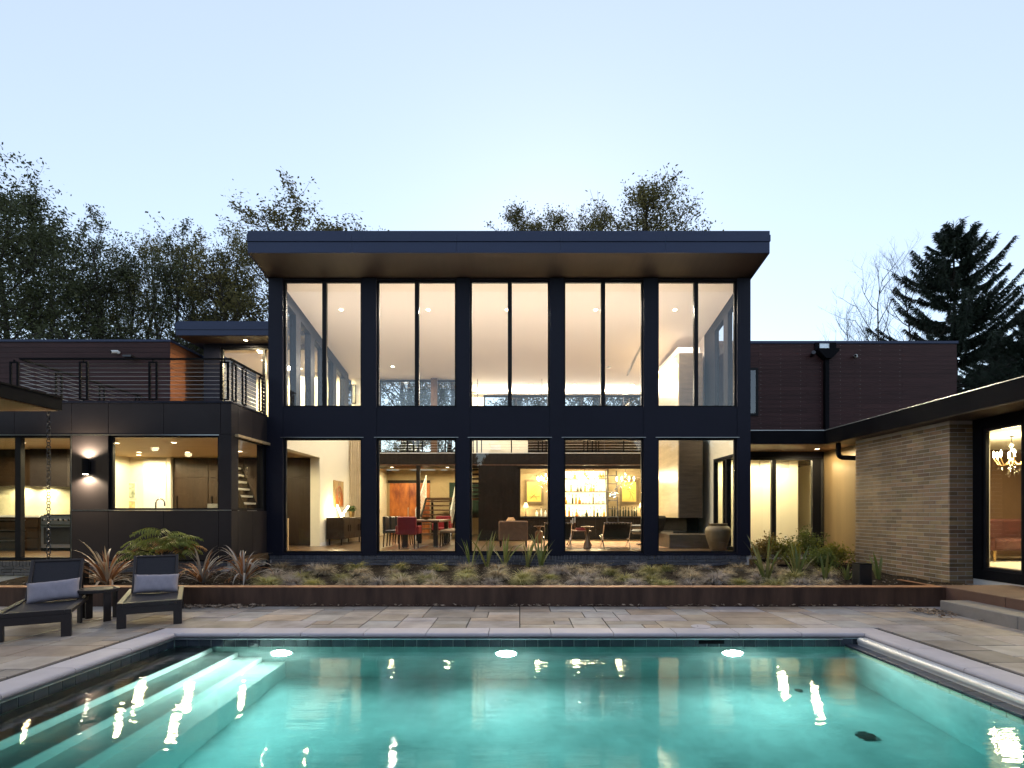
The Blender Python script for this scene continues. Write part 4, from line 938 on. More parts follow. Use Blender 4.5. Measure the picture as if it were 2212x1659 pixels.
# chandeliers
drop = MB().lathe([(.001, -.03), (.011, -.012), (.001, .012)], (0, 0, 0), 6).mesh('crystal_drop', crystal, True)
def chandelier(x, y, z, r, label, ztop, p=26, nb_=8, nd=46, grp=None):
    t = thing('crystal_chandelier', label, 'chandelier', (x, y, z), 0, grp)
    MB().tube([(x, y, ztop), (x, y, z + .34)], .007, 6).lathe([(.05, 0), (.05, .02), (.01, .03)], (x, y, ztop - .031), 10).build('rod', darksteel, t)
    MB().lathe([(.012, .36), (.05, .30), (.015, .24), (.03, .16), (.07, .08), (.02, .0), (.05, -.06), (.012, -.14)], (x, y, z), 10).build('stem', crystal, t, True)
    rc = random.Random(int(x*1000))
    for k in range(nb_):
        a = 2*math.pi*k/nb_ + .2
        pts = [(x + q*r*math.cos(a), y + q*r*math.sin(a), z + zz) for q, zz in ((.1, .02), (.4, -.07), (.75, -.06), (.98, .04), (1.0, .08))]
        am = MB().tube(pts, .009, 5).build('arm', brass, t, True)
        MB().lathe([(.011, .0), (.011, .05), (.018, .07), (.014, .10), (.002, .13)], (pts[-1][0], pts[-1][1], pts[-1][2]), 8).build('bulb', bulb_m, am, True)
    for k in range(nd):
        a = rc.uniform(0, 6.283); q = rc.uniform(.1, 1.0)
        link('crystal_drop', drop, t, (q*r*math.cos(a), q*r*math.sin(a), -.10 - .24*(1 - q)*rc.uniform(.3, 1) + .03*rc.random()), (0, 0, a)).scale = (1.3, 1.3, 1.3)
    bulb(t, (x, y, z + .22), p, WARM, .15)
chandelier(.93, 19.3, 2.58, .30, 'crystal chandelier over the left end of the bar, partly behind a column', 3.158)
chandelier(2.44, 19.3, 2.58, .32, 'crystal chandelier over the middle of the bar in front of the bottles', 3.158)
chandelier(3.74, 19.3, 2.58, .32, 'crystal chandelier over the right end of the bar by the ladder', 3.158)
chandelier(9.48, 10.5, 2.50, .26, 'crystal chandelier in the brick wing seen through its tall window', 2.998, 40)
# ladder
t = thing('library_ladder', 'dark rolling library ladder leaning on the bar shelves', 'ladder', (3.35, 19.4, FLZ))
for xx in (3.12, 3.52): MB().tube([(xx, 19.35, FLZ), (xx, 19.88, 3.05)], .02, 6).build('rail', darksteel, t, True)
for k in range(8):
    f = (k + .7)/8.3; MB().tube([(3.12, 19.35 + .53*f, FLZ + 2.5*f), (3.52, 19.35 + .53*f, FLZ + 2.5*f)], .015, 6).build('rung', darksteel, t)
# arc lamp
t = thing('arc_floor_lamp', 'arc floor lamp with a polished metal dome beside the bar', 'floor lamp', (4.3, 17.4, FLZ))
MB().lathe([(.17, 0), (.17, .03), (.02, .05)], (4.3, 17.4, FLZ), 18).build('base', chrome, t, True)
pts = [(4.3, 17.4, FLZ + .04), (4.3, 17.4, 1.8)] + [(3.65 + .65*math.cos(R(a)), 17.4, 1.8 + .85*math.sin(R(a))) for a in range(15, 136, 15)] + [(3.02, 17.4, 2.25)]
MB().tube(pts, .014, 8).build('arm', chrome, t, True)
dm = [(.17*math.cos(R(a)), .16*math.sin(R(a))) for a in range(0, 86, 12)]
MB().lathe(dm + [(.02, .16), (.02, .2)], (3.02, 17.4, 2.02), 18).build('dome', chrome, t, True); bulb(t, (3.02, 17.4, 1.98), 14)
# rug
rugm = mat('patterned_rug', (.34, .17, .10), .95, var=.5, vs=6, col2=(.52, .34, .20))
tag(bx('area_rug', rugm, None, .2, 4.2, 14.75, 18.3, FLZ + .001, FLZ + .012), 'patterned reddish area rug under the lounge chairs', 'rug')
# brown armchair with its back to the glass
def put(t, items):
    """items: (name, material, x0,x1,y0,y1,z0,z1, chamfer) in the thing's local frame"""
    for it in items:
        b = MB(); b.cbox(*it[2:8], it[8] if len(it) > 8 else .01); b.build(it[0], it[1], t, local=True)
t = thing('brown_armchair', 'square brown upholstered armchair with its back to the glass', 'armchair', (-.18, 15.1, FLZ))
put(t, [('backrest', brown_up, -.41, .41, 0, .16, .18, .74, .03), ('seat', brown_up, -.28, .28, .16, .75, .18, .42, .04), ('armrest', brown_up, -.41, -.281, .161, .78, .18, .58, .03), ('armrest', brown_up, .281, .41, .161, .78, .18, .58, .03)])
for sx in (-.36, .36):
    for sy in (.06, .7): MB().tube([(sx, sy, .18), (sx, sy, 0)], [.028, .016], 8).build('leg', espresso, t, local=True)
b = MB().add([(-.20, .05, .742), (-.02, .02, .742), (-.02, .02, .745), (-.20, .05, .745), (-.15, .2, .83), (.0, .16, .84), (.06, .17, .745), (-.1, .3, .745)], [(0, 1, 5, 4), (1, 6, 5), (0, 4, 7), (4, 5, 6, 7)])
tag(b.build('folded_throw', mat('tan_throw', (.5, .28, .12), .8)), 'small tan folded throw on top of the brown armchair', 'throw').location = (-.18, 15.1, FLZ)
# turned bronze side tables
def turned_table(x, y, h, label, prof, m):
    t = thing('side_table', label, 'side table', (x, y, FLZ)); MB().lathe(prof, (x, y, FLZ), 18).build('pedestal', m, t, True)
    MB().lathe([(.17, h - .02), (.175, h - .01), (.17, h), (.001, h)], (x, y, FLZ), 20).build('top', m, t, True)
turned_table(.60, 17.1, .55, 'turned wooden drum side table beside the brown armchair', [(.11, 0), (.12, .03), (.12, .36), (.10, .38), (.05, .42), (.045, .47), (.08, .52)], midwood)
turned_table(X(1269, 14.5), 14.5, .60, 'flared bronze pedestal table between the strap back chairs', [(.10, 0), (.11, .02), (.10, .10), (.045, .32), (.035, .45), (.06, .54), (.12, .575)], bronze)
# low strap-back lounge chairs on crossed steel legs
def strap_chair(x, y, label):
    t = thing('strap_back_chair', label, 'lounge chair', (x, y, FLZ), 0, 'strap back lounge chairs facing the bar')
    Mb = Matrix.Translation((0, 0, 0))
    back = MB(); 
    back.add([(-.34, .02, .69), (.34, .02, .69), (.34, .10, .69), (-.34, .10, .69), (-.34, .30, .30), (.34, .30, .30), (.34, .40, .34), (-.34, .40, .34)], [(0,1,2,3), (4,7,6,5), (0,4,5,1), (1,5,6,2), (2,6,7,3), (3,7,4,0)])
    back.build('backrest', blackle, t, local=True)
    MB().cbox(-.34, .34, .30, .85, .27, .36, .03).build('seat', blackle, t, local=True)
    for k in range(9): MB().box(-.32 + k*.08, -.27 + k*.08, .012, .0175, .66, .695).build('strap', mat('tan_strap', (.35, .25, .15), .6) if 'tan_strap' not in MATS else MATS['tan_strap'], t, local=True)
    for s in (-.355, .355):
        MB().tube([(s, .0, .70), (s, .16, .46), (s, .34, .26), (s, .62, .08), (s, .85, .0)], .016, 6).build('leg', chrome, t, True, True)
        MB().tube([(s, .05, 0), (s, .25, .16), (s, .5, .26), (s, .85, .30)], .016, 6).build('leg', chrome, t, True, True)
    MB().tube([(-.355, .0, .70), (.355, .0, .70)], .012, 6).build('crossbar', chrome, t, local=True)
strap_chair(X(1206, 14.45), 14.45, 'black strap back lounge chair half hidden by a facade column'); strap_chair(X(1335, 14.45), 14.45, 'black strap back lounge chair nearest the stone hearth')
# swivel lounge chair
t = thing('swivel_lounge_chair', 'black tufted leather swivel chair at the right of the lounge', 'lounge chair', (X(1395, 16.0), 16.0, FLZ), R(-150))
put(t, [('seat', blackle, -.33, .33, -.30, .32, .34, .48, .05), ('armrest', blackle, -.42, -.34, -.2, .28, .50, .62, .03), ('armrest', blackle, .34, .42, -.2, .28, .50, .62, .03)])
MB().cbox(-.34, .34, -.07, .07, 0, .48, .05, Matrix.Translation((0, .33, .42)) @ Matrix.Rotation(R(-18), 4, 'X')).build('backrest', blackle, t, local=True)
MB().tube([(0, 0, .34), (0, 0, .08)], .03, 8).build('pedestal', chrome, t, local=True)
for k in range(5): a = 2*math.pi*k/5; MB().tube([(0, 0, .09), (.32*math.cos(a), .32*math.sin(a), .02)], .018, 6).build('foot', chrome, t, local=True)
# coffee table with red tray and candles
t = thing('coffee_table', 'low wooden coffee table with splayed legs on the rug', 'coffee table', (X(1251, 15.9), 15.9, FLZ + .012))
put(t, [('top', midwood, -.33, .33, -.3, .3, .40, .44, .01)])
for sx in (-1, 1):
    for sy in (-1, 1): MB().tube([(sx*.2, sy*.18, .40), (sx*.24, sy*.2, .22), (sx*.33, sy*.27, 0)], [.03, .022, .02], 7).build('leg', midwood, t, True, True)
tx, ty, tz = X(1251, 15.9), 15.9, FLZ + .452
t = thing('red_tray', 'shallow red lacquer tray on the coffee table', 'tray', (tx, ty, tz)); b = MB().box(tx - .08, tx + .26, ty - .2, ty + .2, tz, tz + .015); b.build('base', redle, t)
MB().box(tx - .08, tx - .065, ty - .2, ty + .2, tz + .0151, tz + .07).box(tx + .245, tx + .26, ty - .2, ty + .2, tz + .0151, tz + .07).box(tx - .065, tx + .245, ty - .2, ty - .185, tz + .0151, tz + .07).box(tx - .065, tx + .245, ty + .185, ty + .2, tz + .0151, tz + .07).build('rim', redle, t)
for k, (dx, h) in enumerate(((-.24, .30), (-.19, .36), (-.13, .42))):
    t = thing('candlestick', ('shortest', 'middle', 'tallest')[k] + ' of three candlesticks with white candles on the coffee table', 'candlestick', (tx + dx, ty - .1, tz))
    MB().lathe([(.035, 0), (.03, .01), (.01, .03), (.012, h*.5), (.02, h*.5 + .01)], (tx + dx, ty - .1, tz), 10).build('stick', bronze, t, True); MB().lathe([(.011, h*.5 + .011), (.010, h)], (tx + dx, ty - .1, tz), 8).build('candle', whitep, t, True)
# urn
urn_m = mat('olive_stoneware', (.16, .115, .06), .5, var=.25, vs=4, bump=.2)
t = thing('stoneware_urn', 'large olive brown stoneware urn behind the rightmost glass bay', 'urn', (X(1551, 14.0), 14.0, FLZ))
MB().lathe([(.16, 0), (.20, .04), (.28, .28), (.325, .48), (.31, .56), (.25, .62), (.22, .63), (.225, .66), (.24, .68), (.225, .685), (.20, .66), (.20, .60)], (X(1551, 14.0), 14.0, FLZ), 28).build('body', urn_m, t, True)
# sideboard, light sculpture, plant, painting
t = thing('sideboard', 'dark wood sideboard against the cream wall', 'sideboard', (-5.45, 17.1, FLZ))
bx('body', dkwood, t, -5.72, -5.22, 16.1, 18.15, FLZ + .18, 1.37, .01)
for k in range(4): d = bx('door', dkwood, t, -5.219, -5.20, 16.13 + k*.5, 16.62 + k*.5, FLZ + .22, 1.33, .003); bx('handle', espresso, d, -5.199, -5.18, 16.5 + k*.5 if k % 2 == 0 else 16.2 + k*.5, 16.53 + k*.5 if k % 2 == 0 else 16.23 + k*.5, .95, 1.15)
for y in (16.2, 18.0):
    for x in (-5.66, -5.30): bx('leg', espresso, t, x - .02, x + .02, y - .02, y + .02, FLZ, FLZ + .179)
tubem = emitmat('light_tube', (1, .80, .46), 14)
t = thing('tube_light_sculpture', 'glowing crossed light tubes on the sideboard', 'lamp', (-5.45, 16.6, 1.37))
MB().box(-5.52, -5.40, 16.5, 16.8, 1.371, 1.39).build('base', brass, t)
MB().tube([(-5.46, 16.62, 1.391), (-5.26, 16.75, 1.72)], .022, 8).build('tube', tubem, t, True); MB().tube([(-5.46, 16.70, 1.391), (-5.52, 16.45, 1.75)], .022, 8).build('tube', tubem, t, True)
MB().tube([(-5.46, 16.66, 1.41), (-5.50, 17.0, 1.43)], .022, 8).build('tube', tubem, t, True); bulb(t, (-5.56, 16.5, 1.6), 16, WARM, .06)
leaf_in = leafmat('house_plant_leaf', (.03, .06, .015), (.06, .10, .03))
t = thing('potted_plant', 'small bushy plant in a tan pot on the sideboard', 'plant', (-5.40, 17.5, 1.37))
MB().lathe([(.07, 0), (.10, .18), (.105, .2), (.09, .2), (.08, .17)], (-5.40, 17.5, 1.37), 14).build('pot', brass, t, True)
V = np.random.normal(0, 1, (160, 3)); V /= np.linalg.norm(V, axis=1)[:, None]; V *= np.random.uniform(.04, .19, (160, 1)); V[:, 2] = np.abs(V[:, 2])*.9
A = np.random.normal(0, .03, (160, 3)); Bq = np.random.normal(0, .022, (160, 3))
link('foliage', quads_mesh('foliage', np.stack([V, V + A, V + A + Bq, V + Bq], 1), leaf_in), t, (0, 0, .2))
t = thing('abstract_painting', 'tall orange abstract painting hung above the sideboard', 'painting', (-5.74, 17.2, 1.64))
bx('canvas', mat('ochre_canvas', (.42, .27, .10), .7, var=.35, vs=3), t, -5.748, -5.712, 16.79, 17.67, 1.70, 2.52)
b = MB()
for k, (r0, w_) in enumerate(((.36, .02), (.26, .02), (.15, .02))): b.tube([(-5.705, 17.23 + r0*math.cos(R(a))*.85, 1.74 + r0*1.7*math.sin(R(a))) for a in range(0, 181, 15)], w_, 5)
b.build('painted_arch', reddoor, t)
# dining set
t = thing('dining_table', 'dark wooden dining table set lengthwise to the glass', 'dining table', (-2.75, 16.2, FLZ))
put(t, [('top', midwood, -.55, .55, -1.3, 1.3, .70, .76, .008), ('leg', dkwood, -.48, -.36, -1.15, -1.0, 0, .70, .004), ('leg', dkwood, .36, .48, -1.15, -1.0, 0, .70, .004), ('leg', dkwood, -.48, -.36, 1.0, 1.15, 0, .70, .004), ('leg', dkwood, .36, .48, 1.0, 1.15, 0, .70, .004)])
def dchair(x, y, rz, label, m, arms=False, grp=None):
    t = thing('dining_chair', label, 'chair', (x, y, FLZ), rz, grp)
    put(t, [('seat', m, -.24, .24, -.22, .26, .40, .48, .02), ('backrest', m, -.25, .25, -.30, -.221, .38, .86, .02)])
    if arms: put(t, [('armrest', m, -.31, -.241, -.25, .22, .40, .62, .02), ('armrest', m, .241, .31, -.25, .22, .40, .62, .02)])
    for sx in (-.2, .2):
        for sy in (-.26, .22): MB().tube([(sx, sy, .42), (sx, sy*1.1, 0)], [.022, .015], 6).build('leg', espresso, t, local=True)
slat_up = mat('striped_tan', (.26, .17, .09), .7, var=.3, vs=3, st=(1, 9, 1))
dchair(-2.97, 14.60, 0, 'red leather dining armchair with its back to the glass', redle, True); dchair(-2.55, 17.95, R(180), 'red leather dining armchair at the far end of the table', redle, True)
for k in range(3):
    dchair(-3.52, 15.4 + k*.72, R(-90), 'dark dining chair along the left side of the table', blackle, False, 'left side dining chairs')
    dchair(-1.98, 15.4 + k*.72, R(90), 'tan striped dining chair along the right side of the table', slat_up, False, 'right side dining chairs')
bwl = thing('table_bowl', 'shallow dark bowl on the dining table', 'bowl', (-2.75, 16.0, FLZ + .76)); MB().lathe([(.05, 0), (.06, .01), (.18, .07), (.19, .08), (.17, .07), (.04, .02)], (-2.75, 16.0, FLZ + .76), 16).build('bowl', bronze, bwl, True)
# open stair in the hall
t = thing('open_stair', 'open tread wooden stair with white railings in the hall', 'stair', (-3.1, 20.8, FLZ))
for k in range(8):
    bx('tread', midwood, t, -3.75, -2.55, 19.9 + k*.27, 20.2 + k*.27, FLZ + .17 + k*.175, FLZ + .22 + k*.175)
for s, xx in ((0, -3.80), (1, -2.52)):
    b = MB().tube([(xx, 19.9, FLZ + .12), (xx, 22.1, FLZ + 1.55)], .05, 4); b.build('stringer', espresso, t)
    MB().tube([(xx, 19.9, FLZ + 1.05), (xx, 22.1, FLZ + 2.48)], .028, 6).build('handrail', whitep, t)
    for k in range(5): MB().tube([(xx, 19.9, FLZ + .30 + k*.14), (xx, 22.1, FLZ + 1.73 + k*.14)], .008, 4).build('rail_bar', whitep, t)
    for y in (19.9, 22.1): zz = FLZ + .12 + (y - 19.9)*.65; MB().tube([(xx, y, FLZ if y < 20 else zz), (xx, y, zz + .93)], .02, 6).build('rail_post', whitep, t)
bx('landing', midwood, t, -3.8, -1.5, 22.11, 23.4, FLZ + 1.5, FLZ + 1.58)
bx('landing_post', espresso, t, -3.79, -3.7, 23.3, 23.39, FLZ, FLZ + 1.499); bx('landing_post', espresso, t, -1.6, -1.51, 23.3, 23.39, FLZ, FLZ + 1.499)
for k in range(7): bx('tread', espresso, t, -2.35, -1.50, 21.6 - k*.25, 21.88 - k*.25, FLZ + 1.60 + k*.155, FLZ + 1.66 + k*.155)
MB().tube([(-1.48, 21.9, FLZ + 1.55), (-1.48, 20.1, FLZ + 2.55)], .045, 4).build('stringer', espresso, t)
# tall shelf edge by the left glass (pale panel standing at the window)
tag(bx('pale_board', mat('pale_wood', (.55, .38, .2), .6, var=.1), None, X(617, 13.9), X(624, 13.9), 13.85, 13.9, FLZ, FLZ + .82), 'narrow pale wooden board standing behind the leftmost glass bay', 'board')
# brick wing sofa, rug and glass table
velvet = mat('maroon_velvet', (.06, .014, .010), .8, var=.2, vs=4)
t = thing('rolled_arm_sofa', 'maroon sofa with a rolled arm inside the brick wing', 'sofa', (10.2, 11.2, .53), R(0))
put(t, [('seat', velvet, -.75, .9, -.35, .4, .22, .45, .04), ('backrest', velvet, -.75, .9, .4, .55, .22, .85, .05)])
MB().tube([(-.78, -.38, .62), (-.78, .5, .62)], .14, 14).build('armrest', velvet, t, True, True); MB().cbox(-.88, -.72, -.36, .45, .22, .6, .02).build('arm_panel', velvet, t, local=True)
for sx in (-.7, .85):
    for sy in (-.3, .5): MB().tube([(sx, sy, .22), (sx, sy, 0)], [.03, .02], 8).build('leg', brass, t, local=True)
tag(bx('white_rug', mat('white_wool', (.75, .70, .6), .95, bump=.5, bs=200), None, 8.6, 12.0, 9.0, 12.3, .5205, .529), 'white shaggy rug on the brick wing floor', 'rug')
# ================================================================== PLANTING BED
soil_m = mat('dark_mulch_soil', (.008, .0055, .004), .95, spec=.1, var=.5, vs=14, col2=(.018, .012, .009), bump=1.0, bs=50)
SZ0 = .25
def soil_h(x, y): return SZ0 + .018*math.sin(x*3.1 + y*1.7) + .014*math.sin(x*7.3 - y*5.1) - .0
b = MB(); xs = np.linspace(-9.6, 7.72, 120); ys = np.linspace(8.82, 13.19, 36)
for y in ys:
    for x in xs: b.v.append((x, y, soil_h(x, y)))
for j in range(35):
    for i in range(119):
        if xs[i+1] < -6.05 and ys[j] > 11.6: continue
        b.f.append((j*120 + i, j*120 + i + 1, (j+1)*120 + i + 1, (j+1)*120 + i))
o = b.build('planting_bed', soil_m, None, True); struct(o)
bed2 = MB(); xs2 = np.linspace(5.62, 8.25, 16); ys2 = np.linspace(12.6, 14.93, 14)
struct(MB().box(5.6, 8.26, 13.16, 14.92, .0, .245).build('link_bed', soil_m))
# mulch flakes
rs = np.random.RandomState(4); n = 2600
px = rs.uniform(-9.3, 7.6, n); py = 8.86 + (rs.uniform(0, 1, n)**1.3)*4.2
keep = ~((px < -6.0) & (py > 11.5)); px, py = px[keep], py[keep]; n = len(px)
pz = np.array([soil_h(a, c) for a, c in zip(px, py)]) + .006
sz = rs.uniform(.010, .034, n); ang = rs.uniform(0, 6.28, n); tl = rs.uniform(-.012, .012, (n, 2))
ca, sa = np.cos(ang)*sz, np.sin(ang)*sz
P = np.stack([px, py, pz], 1); a_ = np.stack([ca, sa, tl[:, 0]], 1); b_ = np.stack([-sa*.5, ca*.5, tl[:, 1]], 1)
chip = mat('mulch_chips', (.09, .065, .045), .85, var=.5, vs=40, col2=(.20, .16, .13))
stuff(link('mulch', quads_mesh('mulch', np.stack([P - a_, P - b_, P + a_, P + b_], 1), chip)))
tag(bpy.data.objects['mulch'], 'brown bark mulch and leaf litter scattered over the bed', 'mulch')
# corten edging
rust = mat('corten_steel', (.052, .020, .012), .6, .1, var=.5, vs=2.2, st=(2.2, 1, .35), col2=(.066, .034, .022), bump=.2, bs=30)
rust_lit = mat('corten_rim_lit', (.26, .11, .05), .6, .1, var=.3, vs=2.5, col2=(.34, .16, .08), bump=.15)  # same corten, warm light on the rim put into a brighter colour
E = thing('corten_edging', 'long rusty corten steel edging in front of the planting bed', 'edging', (-1, 8.78, 0))
sg = [-9.6, -6.55, -3.2, .15, 3.5, 6.85]
for a, c in zip(sg[:-1], sg[1:]):
    bx('front_plate', rust, E, a + .001, c - .001, 8.77, 8.782, -.03, .30); bx('top_flange', rust_lit, E, a + .001, c - .001, 8.765, 8.99, .3005, .312)
bx('side_plate', rust, E, 6.838, 6.85, 8.783, 9.80, -.03, .30); bx('top_flange', rust_lit, E, 6.785, 6.852, 8.991, 9.8, .3005, .312)
# dead leaves swept along the edging
def litter(name, x0, x1, y0, y1, n, label, seed):
    r_ = np.random.RandomState(seed); px = r_.uniform(x0, x1, n); py = y1 - (y1 - y0)*np.abs(r_.normal(0, .4, n)); pz = .012 + r_.uniform(0, .03, n)
    A = r_.normal(0, .02, (n, 3)); Bq = r_.normal(0, .02, (n, 3)); A[:, 2] *= .4; Bq[:, 2] *= .4; P = np.stack([px, py, pz], 1)
    o = link(name, quads_mesh(name, np.stack([P - A, P - Bq, P + A, P + Bq], 1), dry)); stuff(o); tag(o, label, 'leaf litter')
dry = mat('dry_leaves', (.12, .07, .04), .8, var=.6, vs=30, col2=(.30, .22, .16))
litter('leaf_litter', -5.9, -4.2, 8.5, 8.76, 420, 'dry leaves swept against the edging beside the loungers', 5)
litter('leaf_litter', 6.0, 6.41, 7.6, 8.4, 200, 'dry leaves gathered at the foot of the stone steps', 6)
litter('leaf_litter', -6.5, 6.3, 8.7, 8.76, 260, 'scattered dry leaves along the foot of the corten edging', 8)
# dark steel box posts in the bed
for u, lab in ((1863, 'dark square steel box post in the bed beside the brick wall'), (168, 'dark square steel box post in the bed behind the loungers')):
    x = X(u, 9.6); t = thing('steel_box_post', lab, 'post', (x, 9.6, .2)); bx('post', darksteel, t, x - .11, x + .11, 9.5, 9.72, .2, .61, .006); bx('cap', black, t, x - .115, x + .115, 9.495, 9.725, .611, .622)

# ---- ornamental grass mounds
gcol = [leafmat('grass_green_gold', (.27, .25, .08), (.40, .36, .13), rnd=.22, tr=.25), leafmat('grass_tan', (.38, .30, .19), (.50, .41, .28), rnd=.2, tr=.25), leafmat('grass_mauve', (.33, .27, .23), (.45, .39, .34), rnd=.2, tr=.25)]
def grass_mesh(seed, m, n=420, L0=.29, w_=.0050, spread=1.0):
    r_ = np.random.RandomState(seed); q = []
    for k in range(n):
        a = r_.uniform(0, 6.283); lean = r_.uniform(.12, 1.0)**.6*spread; L_ = L0*r_.uniform(.6, 1.1)
        d = np.array([math.cos(a), math.sin(a), 0]); s = np.array([-d[1], d[0], 0])*w_*r_.uniform(.7, 1.3)
        p = d*r_.uniform(0, .05); th = R(88) - lean*R(42)
        prev = p.copy(); seg = 4
        for i in range(seg):
            th2 = th - (i + .2)/seg*R(95)*(.55 + lean*.75)
            nx_ = prev + (d*math.cos(th2) + np.array([0, 0, math.sin(th2)]))*L_/seg
            w0, w1 = 1 - i/seg*.7, 1 - (i+1)/seg*.8
            q.append([prev - s*w0, prev + s*w0, nx_ + s*w1, nx_ - s*w1]); prev = nx_
    V = np.array(q); V[:, :, 2] = np.maximum(V[:, :, 2], .004); return quads_mesh('grass', V, m)
gm = [grass_mesh(40 + i, gcol[i % 3]) for i in range(6)]
rg_ = random.Random(9); spots = []
rowsg = [(1266, 560, 1800, 66), (1254, 590, 1800, 74), (1243, 600, 1800, 76), (1232, 600, 1790, 80)]
for v, u0, u1, st in rowsg:
    d = 1.25*F/(v - CV); u = u0 + rg_.uniform(0, st*.6)
    while u < u1:
        dd = d + rg_.uniform(-.18, .18); x = X(u, dd)
        if not (8.95 < dd < 12.9): dd = max(9.02, min(12.8, dd))
        if dd > 11.3 and x < -5.8: u += st; continue
        if all((x - q[0])**2 + (dd - q[1])**2 > .10 for q in spots): spots.append((x, dd, {1266: 'front', 1254: 'second', 1243: 'third', 1232: 'back'}[v]))
        u += st*rg_.uniform(.72, 1.2)
kinds = [('green gold', 'green gold mounded ornamental grass clump in the planting bed'), ('tan', 'tan mounded ornamental grass clump in the planting bed'), ('mauve', 'mauve grey mounded ornamental grass clump in the planting bed')]
for k, (x, y, rw) in enumerate(spots):
    i = rg_.randrange(6); s = rg_.uniform(.78, 1.2)
    o = link('grass_clump', gm[i], None, (x, y, soil_h(x, y) - .004), (0, 0, rg_.uniform(0, 6.28))); o.scale = (s, s, s*rg_.uniform(.85, 1.1))
    tag(o, kinds[i % 3][1].replace('in the', 'in the %s row of the' % rw), 'grass', '%s grass clumps, %s row' % (kinds[i % 3][0], rw))
# ---- strap-leaved plants, leaf by leaf
def strap_leaf(L_, wd, lean, droop, m, fold=.25, seg=8):
    b = MB(); p = Vector((0, 0, 0)); th = R(90) - lean
    for i in range(seg + 1):
        f = i/seg; w_ = wd*(1 - abs(2*f - .55)**2*.30)*(1 if f < .8 else max(.03, (1 - f)/.2)); nz = Vector((-math.sin(th), 0, math.cos(th)))
        b.v += [tuple(p + Vector((0, -w_, 0)) + nz*w_*fold), tuple(p), tuple(p + Vector((0, w_, 0)) + nz*w_*fold)]
        p = p + Vector((math.cos(th), 0, math.sin(th)))*L_/seg; th -= droop*(.25 + 1.5*f)/seg
    for i in range(seg):
        for k in (0, 1): b.f.append((i*3 + k, i*3 + k + 1, i*3 + k + 4, i*3 + k + 3))
    return b.mesh('leaf', m, True)
flax_m = [leafmat('flax_bronze', (.24, .085, .04), (.36, .17, .07), .42, .25, .3), leafmat('flax_tan', (.40, .31, .21), (.52, .42, .31), .45, .2, .3), leafmat('flax_grey', (.26, .22, .19), (.38, .34, .30), .4, .2, .25), leafmat('flax_green', (.07, .10, .03), (.14, .15, .05), .4, .2, .3)]
def strap_plant(name, x, y, label, cat, mats, n, L0, L1, wd, lean1, droop, seed, grp=None, zb_=None):
    r_ = random.Random(seed); t = thing(name, label, cat, (x, y, soil_h(x, y) - .01 if zb_ is None else zb_), 0, grp)
    pool_ = []
    for k in range(10):
        le = lean1*(.08 + .92*k/9); pool_.append(strap_leaf(r_.uniform(L0, L1), wd*r_.uniform(.8, 1.15), le, droop*(.35 + .65*k/9)*r_.uniform(.7, 1.2), mats[k % len(mats)]))
    for k in range(n):
        a = r_.uniform(0, 6.283); link('leaf', pool_[k % 10], t, (.05*math.cos(a)*r_.random(), .05*math.sin(a)*r_.random(), 0), (R(r_.uniform(-12, 12)), 0, a)).scale = [r_.uniform(.75, 1.15)]*3
def at_bed(u, v): d = 1.25*F/(v - CV); return X(u, d), d
x, y = at_bed(222, 1262); strap_plant('flax_plant', x, y + .1, 'large bronze and tan flax plant below the wall sconce', 'plant', [flax_m[0], flax_m[1], flax_m[0], flax_m[1]], 74, .60, .98, .021, R(62), R(190), 31)
x, y = at_bed(438, 1258); strap_plant('flax_plant', x, y, 'dark bronze flax plant right of the right lounger', 'plant', [flax_m[0], flax_m[2]], 52, .55, .85, .018, R(55), R(170), 32)
x, y = at_bed(527, 1257); strap_plant('flax_plant', x, y, 'bronze and silver flax plant at the corner of the tall block', 'plant', [flax_m[0], flax_m[2], flax_m[2]], 56, .55, .92, .018, R(58), R(190), 33)
iris_m = [leafmat('iris_green', (.09, .13, .035), (.16, .20, .06), .4, .15, .35), leafmat('iris_olive', (.14, .15, .05), (.22, .22, .09), .4, .15, .35)]
for k, (u, v, n, L_) in enumerate(((1017, 1226, 7, .95), (1053, 1224, 6, .8), (1090, 1226, 11, .75), (1140, 1224, 8, .85), (1168, 1227, 10, .9))):
    x, y = at_bed(u, v); lab = ['leftmost', 'second from left', 'middle and fullest', 'second from right', 'rightmost'][k] + ' of five green iris plants before the middle bay'
    strap_plant('iris_plant', x, y, lab, 'plant', iris_m, n, L_*.75, L_*1.1, .024, R(30), R(60), 50 + k, 'iris plants before the middle bay')
for k, (u, v, n, L_, lab) in enumerate(((1655, 1257, 17, .86, 'tall green strap leaved plant at the right corner of the tall block'), (1722, 1253, 15, .82, 'green strap leaved plant in front of the link glass'), (1782, 1256, 5, .6, 'sparse green strap leaved plant beside the dark box post'), (1830, 1250, 12, .42, 'low green strap leaved tuft left of the dark box post'), (1898, 1252, 6, .5, 'thin green strap leaved plant against the brick wall'))):
    x, y = at_bed(u, v); strap_plant('strap_leaf_plant', x, y, lab, 'plant', iris_m, n, L_*.75, L_*1.1, .022, R(34), R(45), 70 + k)
